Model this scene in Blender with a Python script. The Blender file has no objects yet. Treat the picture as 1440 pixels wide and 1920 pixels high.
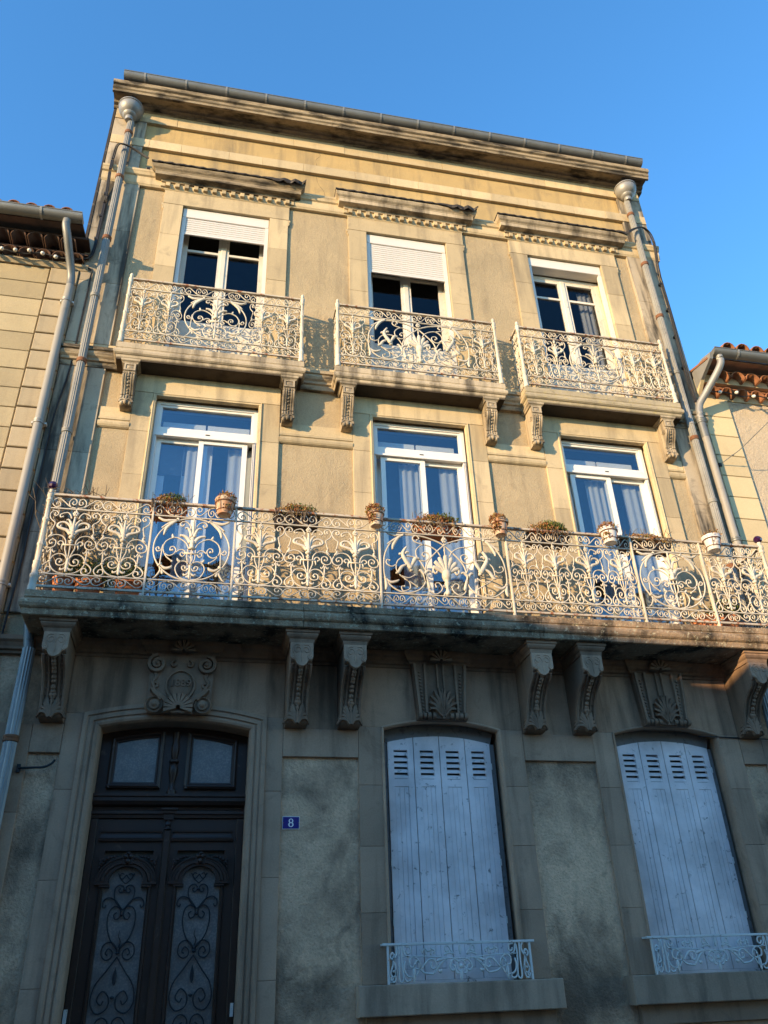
import bpy, math, random
from mathutils import Vector, Matrix
random.seed(8)
R = math.radians
scene = bpy.context.scene
col = scene.collection

# ------------------------------------------------------------------ camera
cam_d = bpy.data.cameras.new('camera'); cam = bpy.data.objects.new('camera', cam_d); col.objects.link(cam)
cr = Vector((0.97881779, -0.2018123, -0.03446043)); cu = Vector((-0.07467661, -0.50865302, 0.85772694)); cf = Vector((0.19062825, 0.836985, 0.51294929))
mw = Matrix((( cr.x, cu.x, -cf.x, -2.31771), (cr.y, cu.y, -cf.y, -7.93077), (cr.z, cu.z, -cf.z, 0.41499), (0, 0, 0, 1)))
cam.matrix_world = mw
cam_d.sensor_fit = 'HORIZONTAL'; cam_d.sensor_width = 36.0; cam_d.lens = 1513.49 / 1440 * 36
cam_d.clip_start = 0.05; cam_d.clip_end = 2000
scene.camera = cam
# ------------------------------------------------------------------ sky, sun, exposure
SUN = Vector((-1.55, -1.0, 0.345)).normalized()          # towards the sun: low, from the left along the street
w = bpy.data.worlds.new('World'); scene.world = w; w.use_nodes = True
nt = w.node_tree; nt.nodes.clear()
sky = nt.nodes.new('ShaderNodeTexSky'); sky.sky_type = 'NISHITA'; sky.sun_disc = False
sky.sun_elevation = math.asin(SUN.z); sky.sun_rotation = math.atan2(SUN.x, SUN.y) % (2 * math.pi)
sky.altitude = 100; sky.air_density = 1.0; sky.dust_density = 0.0; sky.ozone_density = 3.0
hs = nt.nodes.new('ShaderNodeHueSaturation'); hs.inputs["Saturation"].default_value = 1.16; hs.inputs['Value'].default_value = 1.0
bg = nt.nodes.new('ShaderNodeBackground'); bg.inputs['Strength'].default_value = 0.15
ow = nt.nodes.new('ShaderNodeOutputWorld')
nt.links.new(sky.outputs[0], hs.inputs['Color']); nt.links.new(hs.outputs[0], bg.inputs[0]); nt.links.new(bg.outputs[0], ow.inputs[0])
sd = bpy.data.lights.new('sun', 'SUN'); sd.energy = 2.6; sd.angle = R(0.53); sd.color = (1.0, 0.70, 0.36)
so = bpy.data.objects.new('sun', sd); col.objects.link(so); so.rotation_euler = SUN.to_track_quat('Z', 'Y').to_euler(); so.location = (-30, -20, 20)
vs = scene.view_settings; vs.view_transform = 'Standard'; vs.look = 'None'; vs.exposure = 1.85; vs.gamma = 1.0; vs.use_curve_mapping = False

# ------------------------------------------------------------------ materials
MATS = {}
def new_mat(name):
    m = bpy.data.materials.new(name); m.use_nodes = True; t = m.node_tree; t.nodes.clear()
    o = t.nodes.new('ShaderNodeOutputMaterial'); b = t.nodes.new('ShaderNodeBsdfPrincipled'); t.links.new(b.outputs[0], o.inputs[0])
    MATS[name] = m
    return m, t, b, o
def N(t, k, **kw):
    n = t.nodes.new(k)
    for a, v in kw.items(): setattr(n, a, v)
    return n
def noise(t, scale, detail=4, rough=.55, vec=None, dist=0):
    n = N(t, 'ShaderNodeTexNoise'); n.inputs['Scale'].default_value = scale; n.inputs['Detail'].default_value = detail; n.inputs['Roughness'].default_value = rough; n.inputs['Distortion'].default_value = dist
    if vec is not None: t.links.new(vec, n.inputs['Vector'])
    return n
def pos(t, sc=(1, 1, 1), obj=False):
    g = N(t, 'ShaderNodeTexCoord').outputs['Object'] if obj else N(t, 'ShaderNodeNewGeometry').outputs['Position']
    mp = N(t, 'ShaderNodeMapping'); mp.inputs['Scale'].default_value = sc; t.links.new(g, mp.inputs['Vector'])
    return mp.outputs[0]
def ramp(t, src, stops):
    r = N(t, 'ShaderNodeValToRGB'); e = r.color_ramp.elements
    while len(e) < len(stops): e.new(.5)
    for i, (p, c) in enumerate(stops):
        e[i].position = p; e[i].color = (c, c, c, 1) if not isinstance(c, tuple) else (*c, 1)
    t.links.new(src, r.inputs[0]); return r.outputs[0]
def mix(t, a, b, fac, mode='MIX'):
    m = N(t, 'ShaderNodeMix', data_type='RGBA', blend_type=mode)
    def s(i, v):
        if isinstance(v, tuple): m.inputs[i].default_value = (*v, 1)
        elif isinstance(v, (int, float)): m.inputs[i].default_value = v
        else: t.links.new(v, m.inputs[i])
    s(0, fac); s(6, a); s(7, b)
    return m.outputs[2]
def bump(t, b, h, strength, dist):
    bp = N(t, 'ShaderNodeBump'); bp.inputs['Strength'].default_value = strength; bp.inputs['Distance'].default_value = dist
    t.links.new(h, bp.inputs['Height']); t.links.new(bp.outputs[0], b.inputs['Normal'])
def stone(name, c1, c2, stain=(.05, .045, .04), st=.5, st_lo=.52, st_hi=.75, grain=90, bs=.35, bd=.006, rough=.9, fine=.25, lich=None, streak=(5, 5, .55), blo=3.7):
    m, t, b, o = new_mat(name)
    p = pos(t)
    big = noise(t, 1.3, 6, .62, p, .4)
    c = mix(t, c1, c2, ramp(t, big.outputs[0], [(.36, 0.), (.66, 1.)]))
    sp = noise(t, 1.0, 5, .6, pos(t, streak), .25)
    c = mix(t, c, stain, mix(t, (0., 0., 0.), (st, st, st), ramp(t, sp.outputs[0], [(st_lo, 0.), (st_hi, 1.)])))
    bl = noise(t, blo, 7, .68, p, .8)
    c = mix(t, c, stain, mix(t, (0., 0., 0.), (st * .7,) * 3, ramp(t, bl.outputs[0], [(.56, 0.), (.74, 1.)])))
    fn = noise(t, grain, 4, .6, p)
    c = mix(t, c, ramp(t, fn.outputs[0], [(.3, .62), (.7, 1.3)]), fine, 'MULTIPLY')
    if lich:
        ln = noise(t, 22, 6, .7, p); c = mix(t, c, lich[0], ramp(t, ln.outputs[0], [(lich[1], 0.), (lich[1] + .1, lich[2])]))
    rnd = N(t, 'ShaderNodeObjectInfo').outputs['Random']; c = mix(t, c, ramp(t, rnd, [(0., .84), (1., 1.12)]), 1., 'MULTIPLY')
    t.links.new(c, b.inputs['Base Color']); b.inputs['Roughness'].default_value = rough; b.inputs['Specular IOR Level'].default_value = .2
    mixn = N(t, 'ShaderNodeMath', operation='ADD'); t.links.new(fn.outputs[0], mixn.inputs[0]); mm = N(t, 'ShaderNodeMath', operation='MULTIPLY'); mm.inputs[1].default_value = 1.5; t.links.new(bl.outputs[0], mm.inputs[0]); t.links.new(mm.outputs[0], mixn.inputs[1])
    bump(t, b, mixn.outputs[0], bs, bd)
    return m
def paint(name, c1, wear, amt=.62, rough=.5, scale=14, metal=0, bs=.25, bd=.004, dirt=.3, spec=.4, soft=.08, objc=False):
    m, t, b, o = new_mat(name)
    p = pos(t, obj=objc)
    n1 = noise(t, scale, 7, .7, p, .3); n2 = noise(t, 2.3, 5, .6, p)
    c = mix(t, c1, tuple(x * (1 - dirt) for x in c1), ramp(t, n2.outputs[0], [(.35, 0.), (.7, 1.)]))
    c = mix(t, c, wear, ramp(t, n1.outputs[0], [(amt, 0.), (amt + soft, 1.)]))
    t.links.new(c, b.inputs['Base Color']); b.inputs['Roughness'].default_value = rough; b.inputs['Metallic'].default_value = metal; b.inputs['Specular IOR Level'].default_value = spec
    bump(t, b, n1.outputs[0], bs, bd)
    return m
stone('stucco_upper', (.48, .375, .232), (.40, .318, .20), (.20, .16, .11), st=.45, grain=95, bs=1.0, bd=.010, fine=.45)
stone('stucco_parapet', (.48, .34, .155), (.39, .28, .135), (.15, .125, .095), st=.6, st_lo=.48, st_hi=.7, grain=90, bs=.7, bd=.008, fine=.4)
stone('stone_trim', (.51, .405, .25), (.44, .35, .218), (.15, .125, .095), st=.55, st_lo=.50, st_hi=.72, grain=70, bs=.35, bd=.005)
stone('stone_band', (.58, .455, .275), (.50, .395, .245), (.2, .16, .115), st=.5, grain=60, bs=.5, bd=.007)
stone('stone_weathered', (.38, .30, .195), (.28, .222, .15), (.035, .031, .026), st=.92, st_lo=.45, st_hi=.62, grain=60, bs=.6, bd=.008, streak=(2.2, 6, 7), blo=6)
stone('stone_console', (.46, .375, .26), (.37, .30, .21), (.055, .047, .038), st=.8, st_lo=.46, st_hi=.66, grain=60, bs=.45, bd=.006)
stone('stone_slab', (.34, .235, .145), (.22, .155, .098), (.022, .020, .016), st=.95, st_lo=.46, st_hi=.64, grain=45, bs=.9, bd=.012, lich=((.46, .41, .28), .56, .9), blo=9, streak=(3, 3, 2))
stone('stone_lichen', (.40, .33, .22), (.30, .25, .17), (.06, .055, .04), st=.7, grain=55, bs=.5, bd=.006, lich=((.42, .34, .13), .55, .6))
stone('stucco_ground', (.70, .455, .285), (.44, .288, .183), (.15, .102, .068), st=.9, st_lo=.46, st_hi=.64, grain=50, bs=1.0, bd=.016, fine=.4, streak=(1.6, 1.6, 1.1))
stone('stone_ground', (.45, .292, .192), (.35, .228, .15), (.12, .08, .054), st=.65, grain=70, bs=.25, bd=.004, lich=((.50, .42, .32), .665, .6))
stone('stone_frieze', (.47, .28, .172), (.31, .19, .118), (.10, .066, .043), st=.75, st_lo=.45, st_hi=.66, grain=70, bs=.3, bd=.004, lich=((.40, .30, .21), .66, .5))
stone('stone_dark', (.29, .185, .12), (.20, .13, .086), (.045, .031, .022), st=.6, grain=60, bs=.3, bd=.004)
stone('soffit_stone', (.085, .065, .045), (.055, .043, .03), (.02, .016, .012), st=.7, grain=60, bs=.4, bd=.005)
stone('stone_sill', (.46, .32, .22), (.35, .245, .168), (.11, .082, .06), st=.6, st_lo=.44, st_hi=.68, grain=70, bs=.3, bd=.004, streak=(6, 6, .9))
stone('pilaster_stone', (.43, .36, .265), (.36, .305, .23), (.045, .042, .038), st=.95, st_lo=.46, st_hi=.62, grain=70, bs=.3, bd=.004, streak=(5, 5, .6))
stone('ashlar_left', (.43, .345, .21), (.37, .30, .185), (.2, .165, .12), st=.35, grain=100, bs=.5, bd=.008)
stone('quoin_left', (.40, .325, .215), (.35, .285, .19), (.12, .1, .075), st=.4, grain=90, bs=.3, bd=.005)
stone('quoin_right', (.62, .50, .30), (.58, .465, .28), (.4, .32, .2), st=.25, grain=110, bs=.2, bd=.003)
stone('roughcast_right', (.56, .45, .32), (.50, .405, .29), (.36, .28, .2), st=.25, grain=55, bs=.9, bd=.016, fine=.4)
stone('tile_orange', (.32, .14, .07), (.20, .09, .05), (.09, .04, .025), st=.6, grain=50, bs=.4, bd=.005)
stone('tile_dark', (.10, .055, .04), (.06, .04, .032), (.02, .017, .016), st=.7, grain=50, bs=.4, bd=.005)
stone('terracotta', (.50, .19, .085), (.40, .14, .06), (.18, .1, .07), st=.4, grain=50, bs=.2, bd=.002)
stone('pot_cream', (.62, .52, .40), (.50, .40, .30), (.40, .17, .08), st=.8, st_lo=.44, st_hi=.6, grain=60, bs=.25, bd=.003, streak=(9, 9, 6))
stone('asphalt', (.055, .055, .057), (.045, .045, .047), (.03, .03, .03), st=.5, grain=120, bs=.6, bd=.01)
stone('pavement', (.22, .21, .19), (.18, .17, .16), (.09, .09, .085), st=.5, grain=90, bs=.3, bd=.004)
stone('pale_render', (.62, .57, .48), (.55, .5, .42), (.3, .27, .23), st=.3, grain=80, bs=.3, bd=.005)
stone('earth', (.06, .045, .03), (.045, .034, .024), (.02, .016, .012), st=.4, grain=60)
paint('iron_white', (.62, .56, .45), (.27, .14, .075), amt=.61, rough=.6, scale=22, dirt=.34)
paint('iron_rusty', (.52, .45, .35), (.27, .10, .04), amt=.52, rough=.65, scale=16, dirt=.3)
paint('iron_grey', (.66, .65, .61), (.16, .075, .045), amt=.60, rough=.5, scale=22, dirt=.2)
paint('pvc', (.72, .70, .66), (.66, .63, .58), amt=.72, rough=.3, scale=3, dirt=.05, bs=.03, spec=.5)
paint('shutter_white', (.62, .59, .55), (.55, .52, .48), amt=.7, rough=.35, scale=4, dirt=.06, bs=.04)
paint('old_white', (.64, .60, .52), (.33, .29, .24), amt=.6, rough=.6, scale=16, dirt=.2)
paint('shutter_blue', (.84, .75, .73), (.17, .15, .135), amt=.60, rough=.7, scale=13, dirt=.38, bs=.5)
paint('frame_wood', (.20, .185, .175), (.10, .09, .085), amt=.55, rough=.8, scale=14, dirt=.3)
paint('door_brown', (.048, .025, .017), (.085, .055, .042), amt=.62, rough=.42, scale=11, dirt=.35, bs=.12, spec=.35)
paint('zinc', (.19, .195, .19), (.13, .125, .115), amt=.6, rough=.5, scale=5, metal=.35, dirt=.25, bs=.05)
paint('zinc_light', (.29, .285, .27), (.19, .18, .16), amt=.62, rough=.5, scale=6, metal=.3, dirt=.2, bs=.06)
paint('pipe_cream', (.25, .245, .225), (.13, .12, .105), amt=.58, rough=.6, scale=20, dirt=.25)
paint('rust', (.22, .095, .045), (.10, .05, .03), amt=.55, rough=.8, scale=25, dirt=.3)
paint('pvc_grey', (.27, .255, .225), (.21, .197, .172), amt=.6, rough=.5, scale=4, dirt=.1, bs=.03)
paint('cable_black', (.018, .018, .02), (.05, .045, .04), amt=.65, rough=.6, scale=30, dirt=.2, bs=.05)
paint('felt_black', (.035, .03, .027), (.12, .1, .08), amt=.55, rough=.85, scale=9, dirt=.3, bs=.5, bd=.01)
paint('trough_dark', (.075, .05, .04), (.15, .09, .06), amt=.6, rough=.7, scale=9, dirt=.3)
paint('bulb_white', (.7, .68, .62), (.4, .38, .34), amt=.6, rough=.4, scale=30, dirt=.1)
paint('sign_blue', (.010, .012, .17), (.012, .014, .14), amt=.7, rough=.22, scale=8, dirt=.1, bs=.02, spec=.6)
paint('sign_white', (.82, .82, .80), (.7, .7, .68), amt=.8, rough=.25, scale=8, dirt=.05, bs=.02)
paint('curtain', (.36, .37, .37), (.3, .3, .3), amt=.7, rough=.9, scale=5, dirt=.1, bs=.1)
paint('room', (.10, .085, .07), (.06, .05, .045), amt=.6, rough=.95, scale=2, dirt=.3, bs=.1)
paint('purple_glass', (.035, .008, .04), (.03, .008, .03), amt=.8, rough=.08, scale=5, dirt=.1, bs=.0, spec=.9)
paint('twig', (.16, .12, .08), (.09, .07, .05), amt=.5, rough=.9, scale=40, dirt=.3)
paint('fleck_white', (.7, .66, .58), (.5, .47, .4), amt=.6, rough=.8, scale=40, dirt=.2)
def leafmat(name, stops):
    m, t, b, o = new_mat(name)
    n = noise(t, 24, 4, .7, pos(t)); c = ramp(t, n.outputs[0], stops)
    t.links.new(c, b.inputs['Base Color']); b.inputs['Roughness'].default_value = .6; b.inputs['Specular IOR Level'].default_value = .25
leafmat('sedum', [(.28, (.06, .03, .02)), (.40, (.20, .065, .03)), (.50, (.30, .14, .05)), (.58, (.26, .20, .05)), (.68, (.15, .17, .045))])
leafmat('leaf_green', [(.32, (.035, .06, .018)), (.5, (.07, .11, .025)), (.68, (.16, .17, .04)), (.8, (.22, .2, .05))])
def glassmat(name, refl, tint, rough=.0, wave=.0):
    m, t, b, o = new_mat(name)
    t.nodes.remove(b)
    g = N(t, 'ShaderNodeBsdfGlossy'); g.inputs['Roughness'].default_value = rough; g.inputs['Color'].default_value = (.92, .96, 1, 1)
    tr = N(t, 'ShaderNodeBsdfTransparent'); tr.inputs['Color'].default_value = (*tint, 1)
    fr = N(t, 'ShaderNodeLayerWeight'); fr.inputs['Blend'].default_value = .5
    pw = N(t, 'ShaderNodeMath', operation='POWER'); pw.inputs[1].default_value = 5; t.links.new(fr.outputs['Facing'], pw.inputs[0])
    ad = N(t, 'ShaderNodeMath', operation='MULTIPLY_ADD'); ad.inputs[1].default_value = .9; ad.inputs[2].default_value = refl; t.links.new(pw.outputs[0], ad.inputs[0])
    mx = N(t, 'ShaderNodeMixShader'); t.links.new(ad.outputs[0], mx.inputs[0]); t.links.new(tr.outputs[0], mx.inputs[1]); t.links.new(g.outputs[0], mx.inputs[2])
    t.links.new(mx.outputs[0], o.inputs[0])
    n = noise(t, 2.2, 2, .5, pos(t)); bp = N(t, 'ShaderNodeBump'); bp.inputs['Strength'].default_value = wave; bp.inputs['Distance'].default_value = .02
    t.links.new(n.outputs[0], bp.inputs['Height']); t.links.new(bp.outputs[0], g.inputs['Normal'])
glassmat('glass', .12, (.85, .89, .92), wave=.03)
glassmat('glass_old', .022, (.75, .77, .8), wave=.06)
def patternglass():
    m, t, b, o = new_mat('glass_obscure')
    p = pos(t, (60, 60, 60)); v = N(t, 'ShaderNodeTexVoronoi'); v.inputs['Scale'].default_value = 1.0; t.links.new(p, v.inputs['Vector'])
    n = noise(t, 5, 4, .6, pos(t))
    c = mix(t, (.13, .115, .105), (.23, .205, .185), ramp(t, n.outputs[0], [(.35, 0.), (.65, 1.)]))
    c = mix(t, c, (.075, .08, .082), ramp(t, v.outputs['Distance'], [(.3, 0.), (.62, .5)]))
    t.links.new(c, b.inputs['Base Color']); b.inputs['Roughness'].default_value = .28; b.inputs['Specular IOR Level'].default_value = .6
    bump(t, b, v.outputs['Distance'], .25, .003)
patternglass()

# ------------------------------------------------------------------ mesh helpers
def catmull(pts, sub):
    if len(pts) < 3 or sub < 2: return [Vector(p) for p in pts]
    P = [Vector(p) for p in pts]; out = []
    for i in range(len(P) - 1):
        p0 = P[i - 1] if i else P[0] * 2 - P[1]; p1 = P[i]; p2 = P[i + 1]; p3 = P[i + 2] if i + 2 < len(P) else P[-1] * 2 - P[-2]
        for k in range(sub):
            t = k / sub
            out.append(.5 * ((2 * p1) + (p2 - p0) * t + (2 * p0 - 5 * p1 + 4 * p2 - p3) * t * t + (3 * p1 - p0 - 3 * p2 + p3) * t ** 3))
    out.append(P[-1]); return out
class MB:
    def __init__(s): s.v = []; s.f = []
    def add(s, v, f):
        n = len(s.v); s.v += [tuple(x) for x in v]; s.f += [tuple(i + n for i in q) for q in f]; return s
    def box(s, x0, x1, y0, y1, z0, z1, c=0):
        if c <= 0:
            return s.add([(x0, y0, z0), (x1, y0, z0), (x1, y1, z0), (x0, y1, z0), (x0, y0, z1), (x1, y0, z1), (x1, y1, z1), (x0, y1, z1)],
                         [(0, 3, 2, 1), (4, 5, 6, 7), (0, 1, 5, 4), (1, 2, 6, 5), (2, 3, 7, 6), (3, 0, 4, 7)])
        # front (y0) edges chamfered
        v = [(x0, y0 + c, z0), (x1, y0 + c, z0), (x1, y1, z0), (x0, y1, z0), (x0, y0 + c, z1), (x1, y0 + c, z1), (x1, y1, z1), (x0, y1, z1),
             (x0 + c, y0, z0 + c), (x1 - c, y0, z0 + c), (x1 - c, y0, z1 - c), (x0 + c, y0, z1 - c)]
        return s.add(v, [(0, 3, 2, 1), (4, 5, 6, 7), (1, 2, 6, 5), (2, 3, 7, 6), (3, 0, 4, 7), (8, 9, 10, 11), (0, 1, 9, 8), (1, 5, 10, 9), (5, 4, 11, 10), (4, 0, 8, 11)])
    def poly_xz(s, P, y0, y1):                     # polygon in xz, counter-clockwise, extruded y0 (front) .. y1
        n = len(P); v = [(x, y0, z) for x, z in P] + [(x, y1, z) for x, z in P]
        return s.add(v, [tuple(range(n)), tuple(range(2 * n - 1, n - 1, -1))] + [(i, i + n, (i + 1) % n + n, (i + 1) % n) for i in range(n)])
    def poly_yz(s, P, x0, x1):
        n = len(P); v = [(x0, y, z) for y, z in P] + [(x1, y, z) for y, z in P]
        return s.add(v, [tuple(range(n)), tuple(range(2 * n - 1, n - 1, -1))] + [(i, i + n, (i + 1) % n + n, (i + 1) % n) for i in range(n)])
    def strip_xz(s, A, B, y0, y1):                 # solid between two equally long polylines in xz
        n = len(A); v = []
        for (ax, az), (bx, bz) in zip(A, B): v += [(ax, y0, az), (bx, y0, bz), (bx, y1, bz), (ax, y1, az)]
        f = [(0, 1, 2, 3), tuple(4 * (n - 1) + k for k in (3, 2, 1, 0))]
        for i in range(n - 1):
            a = 4 * i
            for k in range(4): f.append((a + k, a + 4 + k, a + 4 + (k + 1) % 4, a + (k + 1) % 4))
        return s.add(v, f)
    def mould(s, path, prof, mapf, closed_prof=True):   # mitred sweep; prof (offset to the right of the path, height)
        P = [Vector(p) for p in path]; n = len(P); m = len(prof); v = []
        for i in range(n):
            d0 = (P[i] - P[i - 1]).normalized() if i else None; d1 = (P[i + 1] - P[i]).normalized() if i < n - 1 else None
            d0 = d0 or d1; d1 = d1 or d0
            n0 = Vector((d0.y, -d0.x)); n1 = Vector((d1.y, -d1.x)); b = (n0 + n1); b = b / max(b.dot(n0), .2) if b.length > 1e-6 else n0
            for (o, h) in prof: q = P[i] + b * o; v.append(mapf(q.x, q.y, h))
        f = []
        for i in range(n - 1):
            for k in range(m if closed_prof else m - 1): f.append((i * m + k, i * m + (k + 1) % m, (i + 1) * m + (k + 1) % m, (i + 1) * m + k))
        if closed_prof: f += [tuple(range(m)), tuple(range((n - 1) * m, n * m))]
        return s.add(v, f)
    def lathe(s, cx, cy, prof, n=16, flute=0, fl_r=None, axis='z'):
        v = []; m = len(prof)
        for k in range(n):
            a = 2 * math.pi * k / n
            for (r, z) in prof:
                rr = r
                if flute and fl_r and fl_r[0] <= z <= fl_r[1] and k % 2: rr = r * (1 - flute)
                if axis == 'z': v.append((cx + rr * math.cos(a), cy + rr * math.sin(a), z))
                else: v.append((cx[0] + rr * math.cos(a), cy + z, cx[1] + rr * math.sin(a)))
        f = []
        for k in range(n):
            k2 = (k + 1) % n
            for j in range(m - 1): f.append((k * m + j, k2 * m + j, k2 * m + j + 1, k * m + j + 1))
        f.append(tuple(k * m for k in range(n))[::-1]); f.append(tuple(k * m + m - 1 for k in range(n)))
        return s.add(v, f)
    def tube(s, pts, r, n=6, sub=1, rfun=None):
        P = catmull(pts, sub); N_ = len(P); v = []
        for i, p in enumerate(P):
            d = (P[min(i + 1, N_ - 1)] - P[max(i - 1, 0)]).normalized()
            u = d.cross(Vector((0, 0, 1))); u = u.normalized() if u.length > .05 else Vector((1, 0, 0)); u = (u - d * u.dot(d)).normalized(); q = d.cross(u)
            rr = r * (rfun(i / (N_ - 1)) if rfun else 1)
            for k in range(n):
                a = 2 * math.pi * k / n; v.append(p + u * rr * math.cos(a) + q * rr * math.sin(a))
        f = [(i * n + k, i * n + (k + 1) % n, (i + 1) * n + (k + 1) % n, (i + 1) * n + k) for i in range(N_ - 1) for k in range(n)]
        f += [tuple(range(n))[::-1], tuple((N_ - 1) * n + k for k in range(n))]
        return s.add(v, f)
    def strap(s, pts, w=.0075, d=.007, sub=4, wf=None, y=0., sx=1, ball=0, yf=None, df=None):   # iron strap in the xz plane
        P = catmull([(a * sx, b) for a, b in pts], sub); n = len(P); v = []; sec = [(1, 0), (.6, .85), (-.6, .85), (-1, 0), (-.6, -.85), (.6, -.85)]
        for i, p in enumerate(P):
            t = (P[min(i + 1, n - 1)] - P[max(i - 1, 0)]); t = t.normalized() if t.length > 1e-9 else Vector((1, 0)); q = Vector((-t.y, t.x))
            tt = i / (n - 1); ww = w * (wf(tt) if wf else 1); dd = d * (df(tt) if df else 1); yy = y + (yf(tt) if yf else 0)
            for (a, b) in sec: v.append((p.x + q.x * a * ww, yy + b * dd, p.y + q.y * a * ww))
        f = [(i * 6 + k, i * 6 + (k + 1) % 6, (i + 1) * 6 + (k + 1) % 6, (i + 1) * 6 + k) for i in range(n - 1) for k in range(6)]
        f += [(0, 1, 2, 3, 4, 5), tuple((n - 1) * 6 + k for k in range(6))]
        s.add(v, f)
        if ball: s.ell(P[-1].x, y, P[-1].y, ball, ball, ball, 6, 4)
        return s
    def ell(s, cx, cy, cz, rx, ry, rz, n=8, m=5):
        v = [(cx, cy, cz - rz)]; 
        for j in range(1, m):
            t = math.pi * j / m - math.pi / 2
            for k in range(n): a = 2 * math.pi * k / n; v.append((cx + rx * math.cos(t) * math.cos(a), cy + ry * math.cos(t) * math.sin(a), cz + rz * math.sin(t)))
        v.append((cx, cy, cz + rz)); L = len(v) - 1
        f = [(0, 1 + (k + 1) % n, 1 + k) for k in range(n)]
        for j in range(m - 2):
            for k in range(n): a = 1 + j * n; f.append((a + k, a + (k + 1) % n, a + n + (k + 1) % n, a + n + k))
        a = 1 + (m - 2) * n; f += [(a + k, a + (k + 1) % n, L) for k in range(n)]
        return s.add(v, f)
    def mesh(s, name, mat, smooth=False, recalc=True):
        me = bpy.data.meshes.new(name); me.from_pydata(s.v, [], s.f); me.materials.append(MATS[mat])
        if recalc:
            import bmesh
            bm = bmesh.new(); bm.from_mesh(me); bmesh.ops.recalc_face_normals(bm, faces=bm.faces); bm.to_mesh(me); bm.free()
        if smooth:
            me.polygons.foreach_set('use_smooth', [True] * len(me.polygons))
            if smooth != 'full':
                try: me.set_sharp_from_angle(angle=R(40))
                except Exception: pass
        me.update(); return me
    def build(s, name, mat, parent=None, smooth=False, loc=None, rz=0):
        return inst(name, s.mesh(name, mat, smooth), parent, loc, rz)
def inst(name, me, parent=None, loc=None, rz=0, scale=None):
    o = bpy.data.objects.new(name, me); col.objects.link(o); o.parent = parent
    if loc is not None: o.location = loc
    if rz: o.rotation_euler = (0, 0, rz)
    if scale: o.scale = scale
    return o
def thing(name, label, cat, loc=(0, 0, 0), group=None, me=None):
    o = bpy.data.objects.new(name, me); col.objects.link(o); o.location = loc; o['label'] = label; o['category'] = cat
    if group: o['group'] = group
    return o
def tag(o, label, cat, group=None):
    o['label'] = label; o['category'] = cat
    if group: o['group'] = group
    return o
def structure(o): o['kind'] = 'structure'; return o
XY = lambda a, b, h: (a, b, h)          # path in plan, height z
XZ = lambda a, b, h: (a, h, b)          # path in elevation, height = y
def wallgrid(mb, x0, x1, z0, z1, holes, y0, y1):
    xs = sorted({x0, x1, *[h[0] for h in holes], *[h[1] for h in holes]}); zs = sorted({z0, z1, *[h[2] for h in holes], *[h[3] for h in holes]})
    xs = [x for x in xs if x0 <= x <= x1]; zs = [z for z in zs if z0 <= z <= z1]
    def solid(i, j):
        if i < 0 or j < 0 or i >= len(xs) - 1 or j >= len(zs) - 1: return False
        cx = (xs[i] + xs[i + 1]) / 2; cz = (zs[j] + zs[j + 1]) / 2
        return not any(h[0] < cx < h[1] and h[2] < cz < h[3] for h in holes)
    for i in range(len(xs) - 1):
        for j in range(len(zs) - 1):
            if not solid(i, j): continue
            a, b, c, d = xs[i], xs[i + 1], zs[j], zs[j + 1]
            mb.add([(a, y0, c), (b, y0, c), (b, y0, d), (a, y0, d)], [(0, 1, 2, 3)]); mb.add([(a, y1, c), (b, y1, c), (b, y1, d), (a, y1, d)], [(3, 2, 1, 0)])
            if not solid(i - 1, j): mb.add([(a, y0, c), (a, y0, d), (a, y1, d), (a, y1, c)], [(0, 1, 2, 3)])
            if not solid(i + 1, j): mb.add([(b, y0, c), (b, y0, d), (b, y1, d), (b, y1, c)], [(3, 2, 1, 0)])
            if not solid(i, j - 1): mb.add([(a, y0, c), (b, y0, c), (b, y1, c), (a, y1, c)], [(3, 2, 1, 0)])
            if not solid(i, j + 1): mb.add([(a, y0, d), (b, y0, d), (b, y1, d), (a, y1, d)], [(0, 1, 2, 3)])
    return mb
# ------------------------------------------------------------------ ground and street
GZ = -1.2
mb = MB().box(-400, 400, -400, 400, GZ - .6, GZ - .13); structure(mb.build('ground', 'asphalt'))
mb = MB().box(-60, 60, -8.4, -1.3, GZ - .126, GZ - .122); structure(mb.build('road', 'asphalt'))
mb = MB().box(-60, 60, -1.28, 0.5, GZ - .126, GZ); structure(mb.build('pavement', 'pavement'))
mb = MB().box(-60, 60, -10.2, -8.4, GZ - .126, GZ); structure(mb.build('pavement', 'pavement'))
# ------------------------------------------------------------------ the house: walls
BC = (-2.635, 0.0, 2.517)
house = thing('town_house', 'tall beige three storey town house with iron balconies and dark panelled street door', 'house', (0, 0, GZ))
house.location = (0, 0, 0)
XL, XR = -4.40, 4.15
DP = 8.0
holes = [(c - .66, c + .66, 7.20, 10.13) for c in BC] + [(c - .68, c + .68, 3.62, 6.74) for c in BC]
gholes = [(c - .70, c + .70, .42, 2.88) for c in BC[1:]] + [(BC[0] - .78, BC[0] + .78, GZ, 2.86)]
def wall(name, mat, z0, z1, hs, y0, xa=XL, xb=XR):
    m = wallgrid(MB(), xa, xb, z0, z1, hs, y0, .42); return inst(name, m.mesh(name, mat, recalc=False), house)
wall('ground_floor_wall', 'stucco_ground', GZ, 3.45, gholes, .030)
wall('upper_wall', 'stucco_upper', 3.45, 10.40, holes, .035)
wall('parapet_wall', 'stucco_parapet', 10.40, 12.22, [], .022)
mb = MB().box(XL, XL + .3, .421, DP, GZ, 12.2).box(XR - .3, XR, .421, DP, GZ, 12.2).box(XL + .3, XR - .3, DP - .3, DP, GZ, 12.2)
mb.build('side_wall', 'stucco_upper', house)
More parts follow.
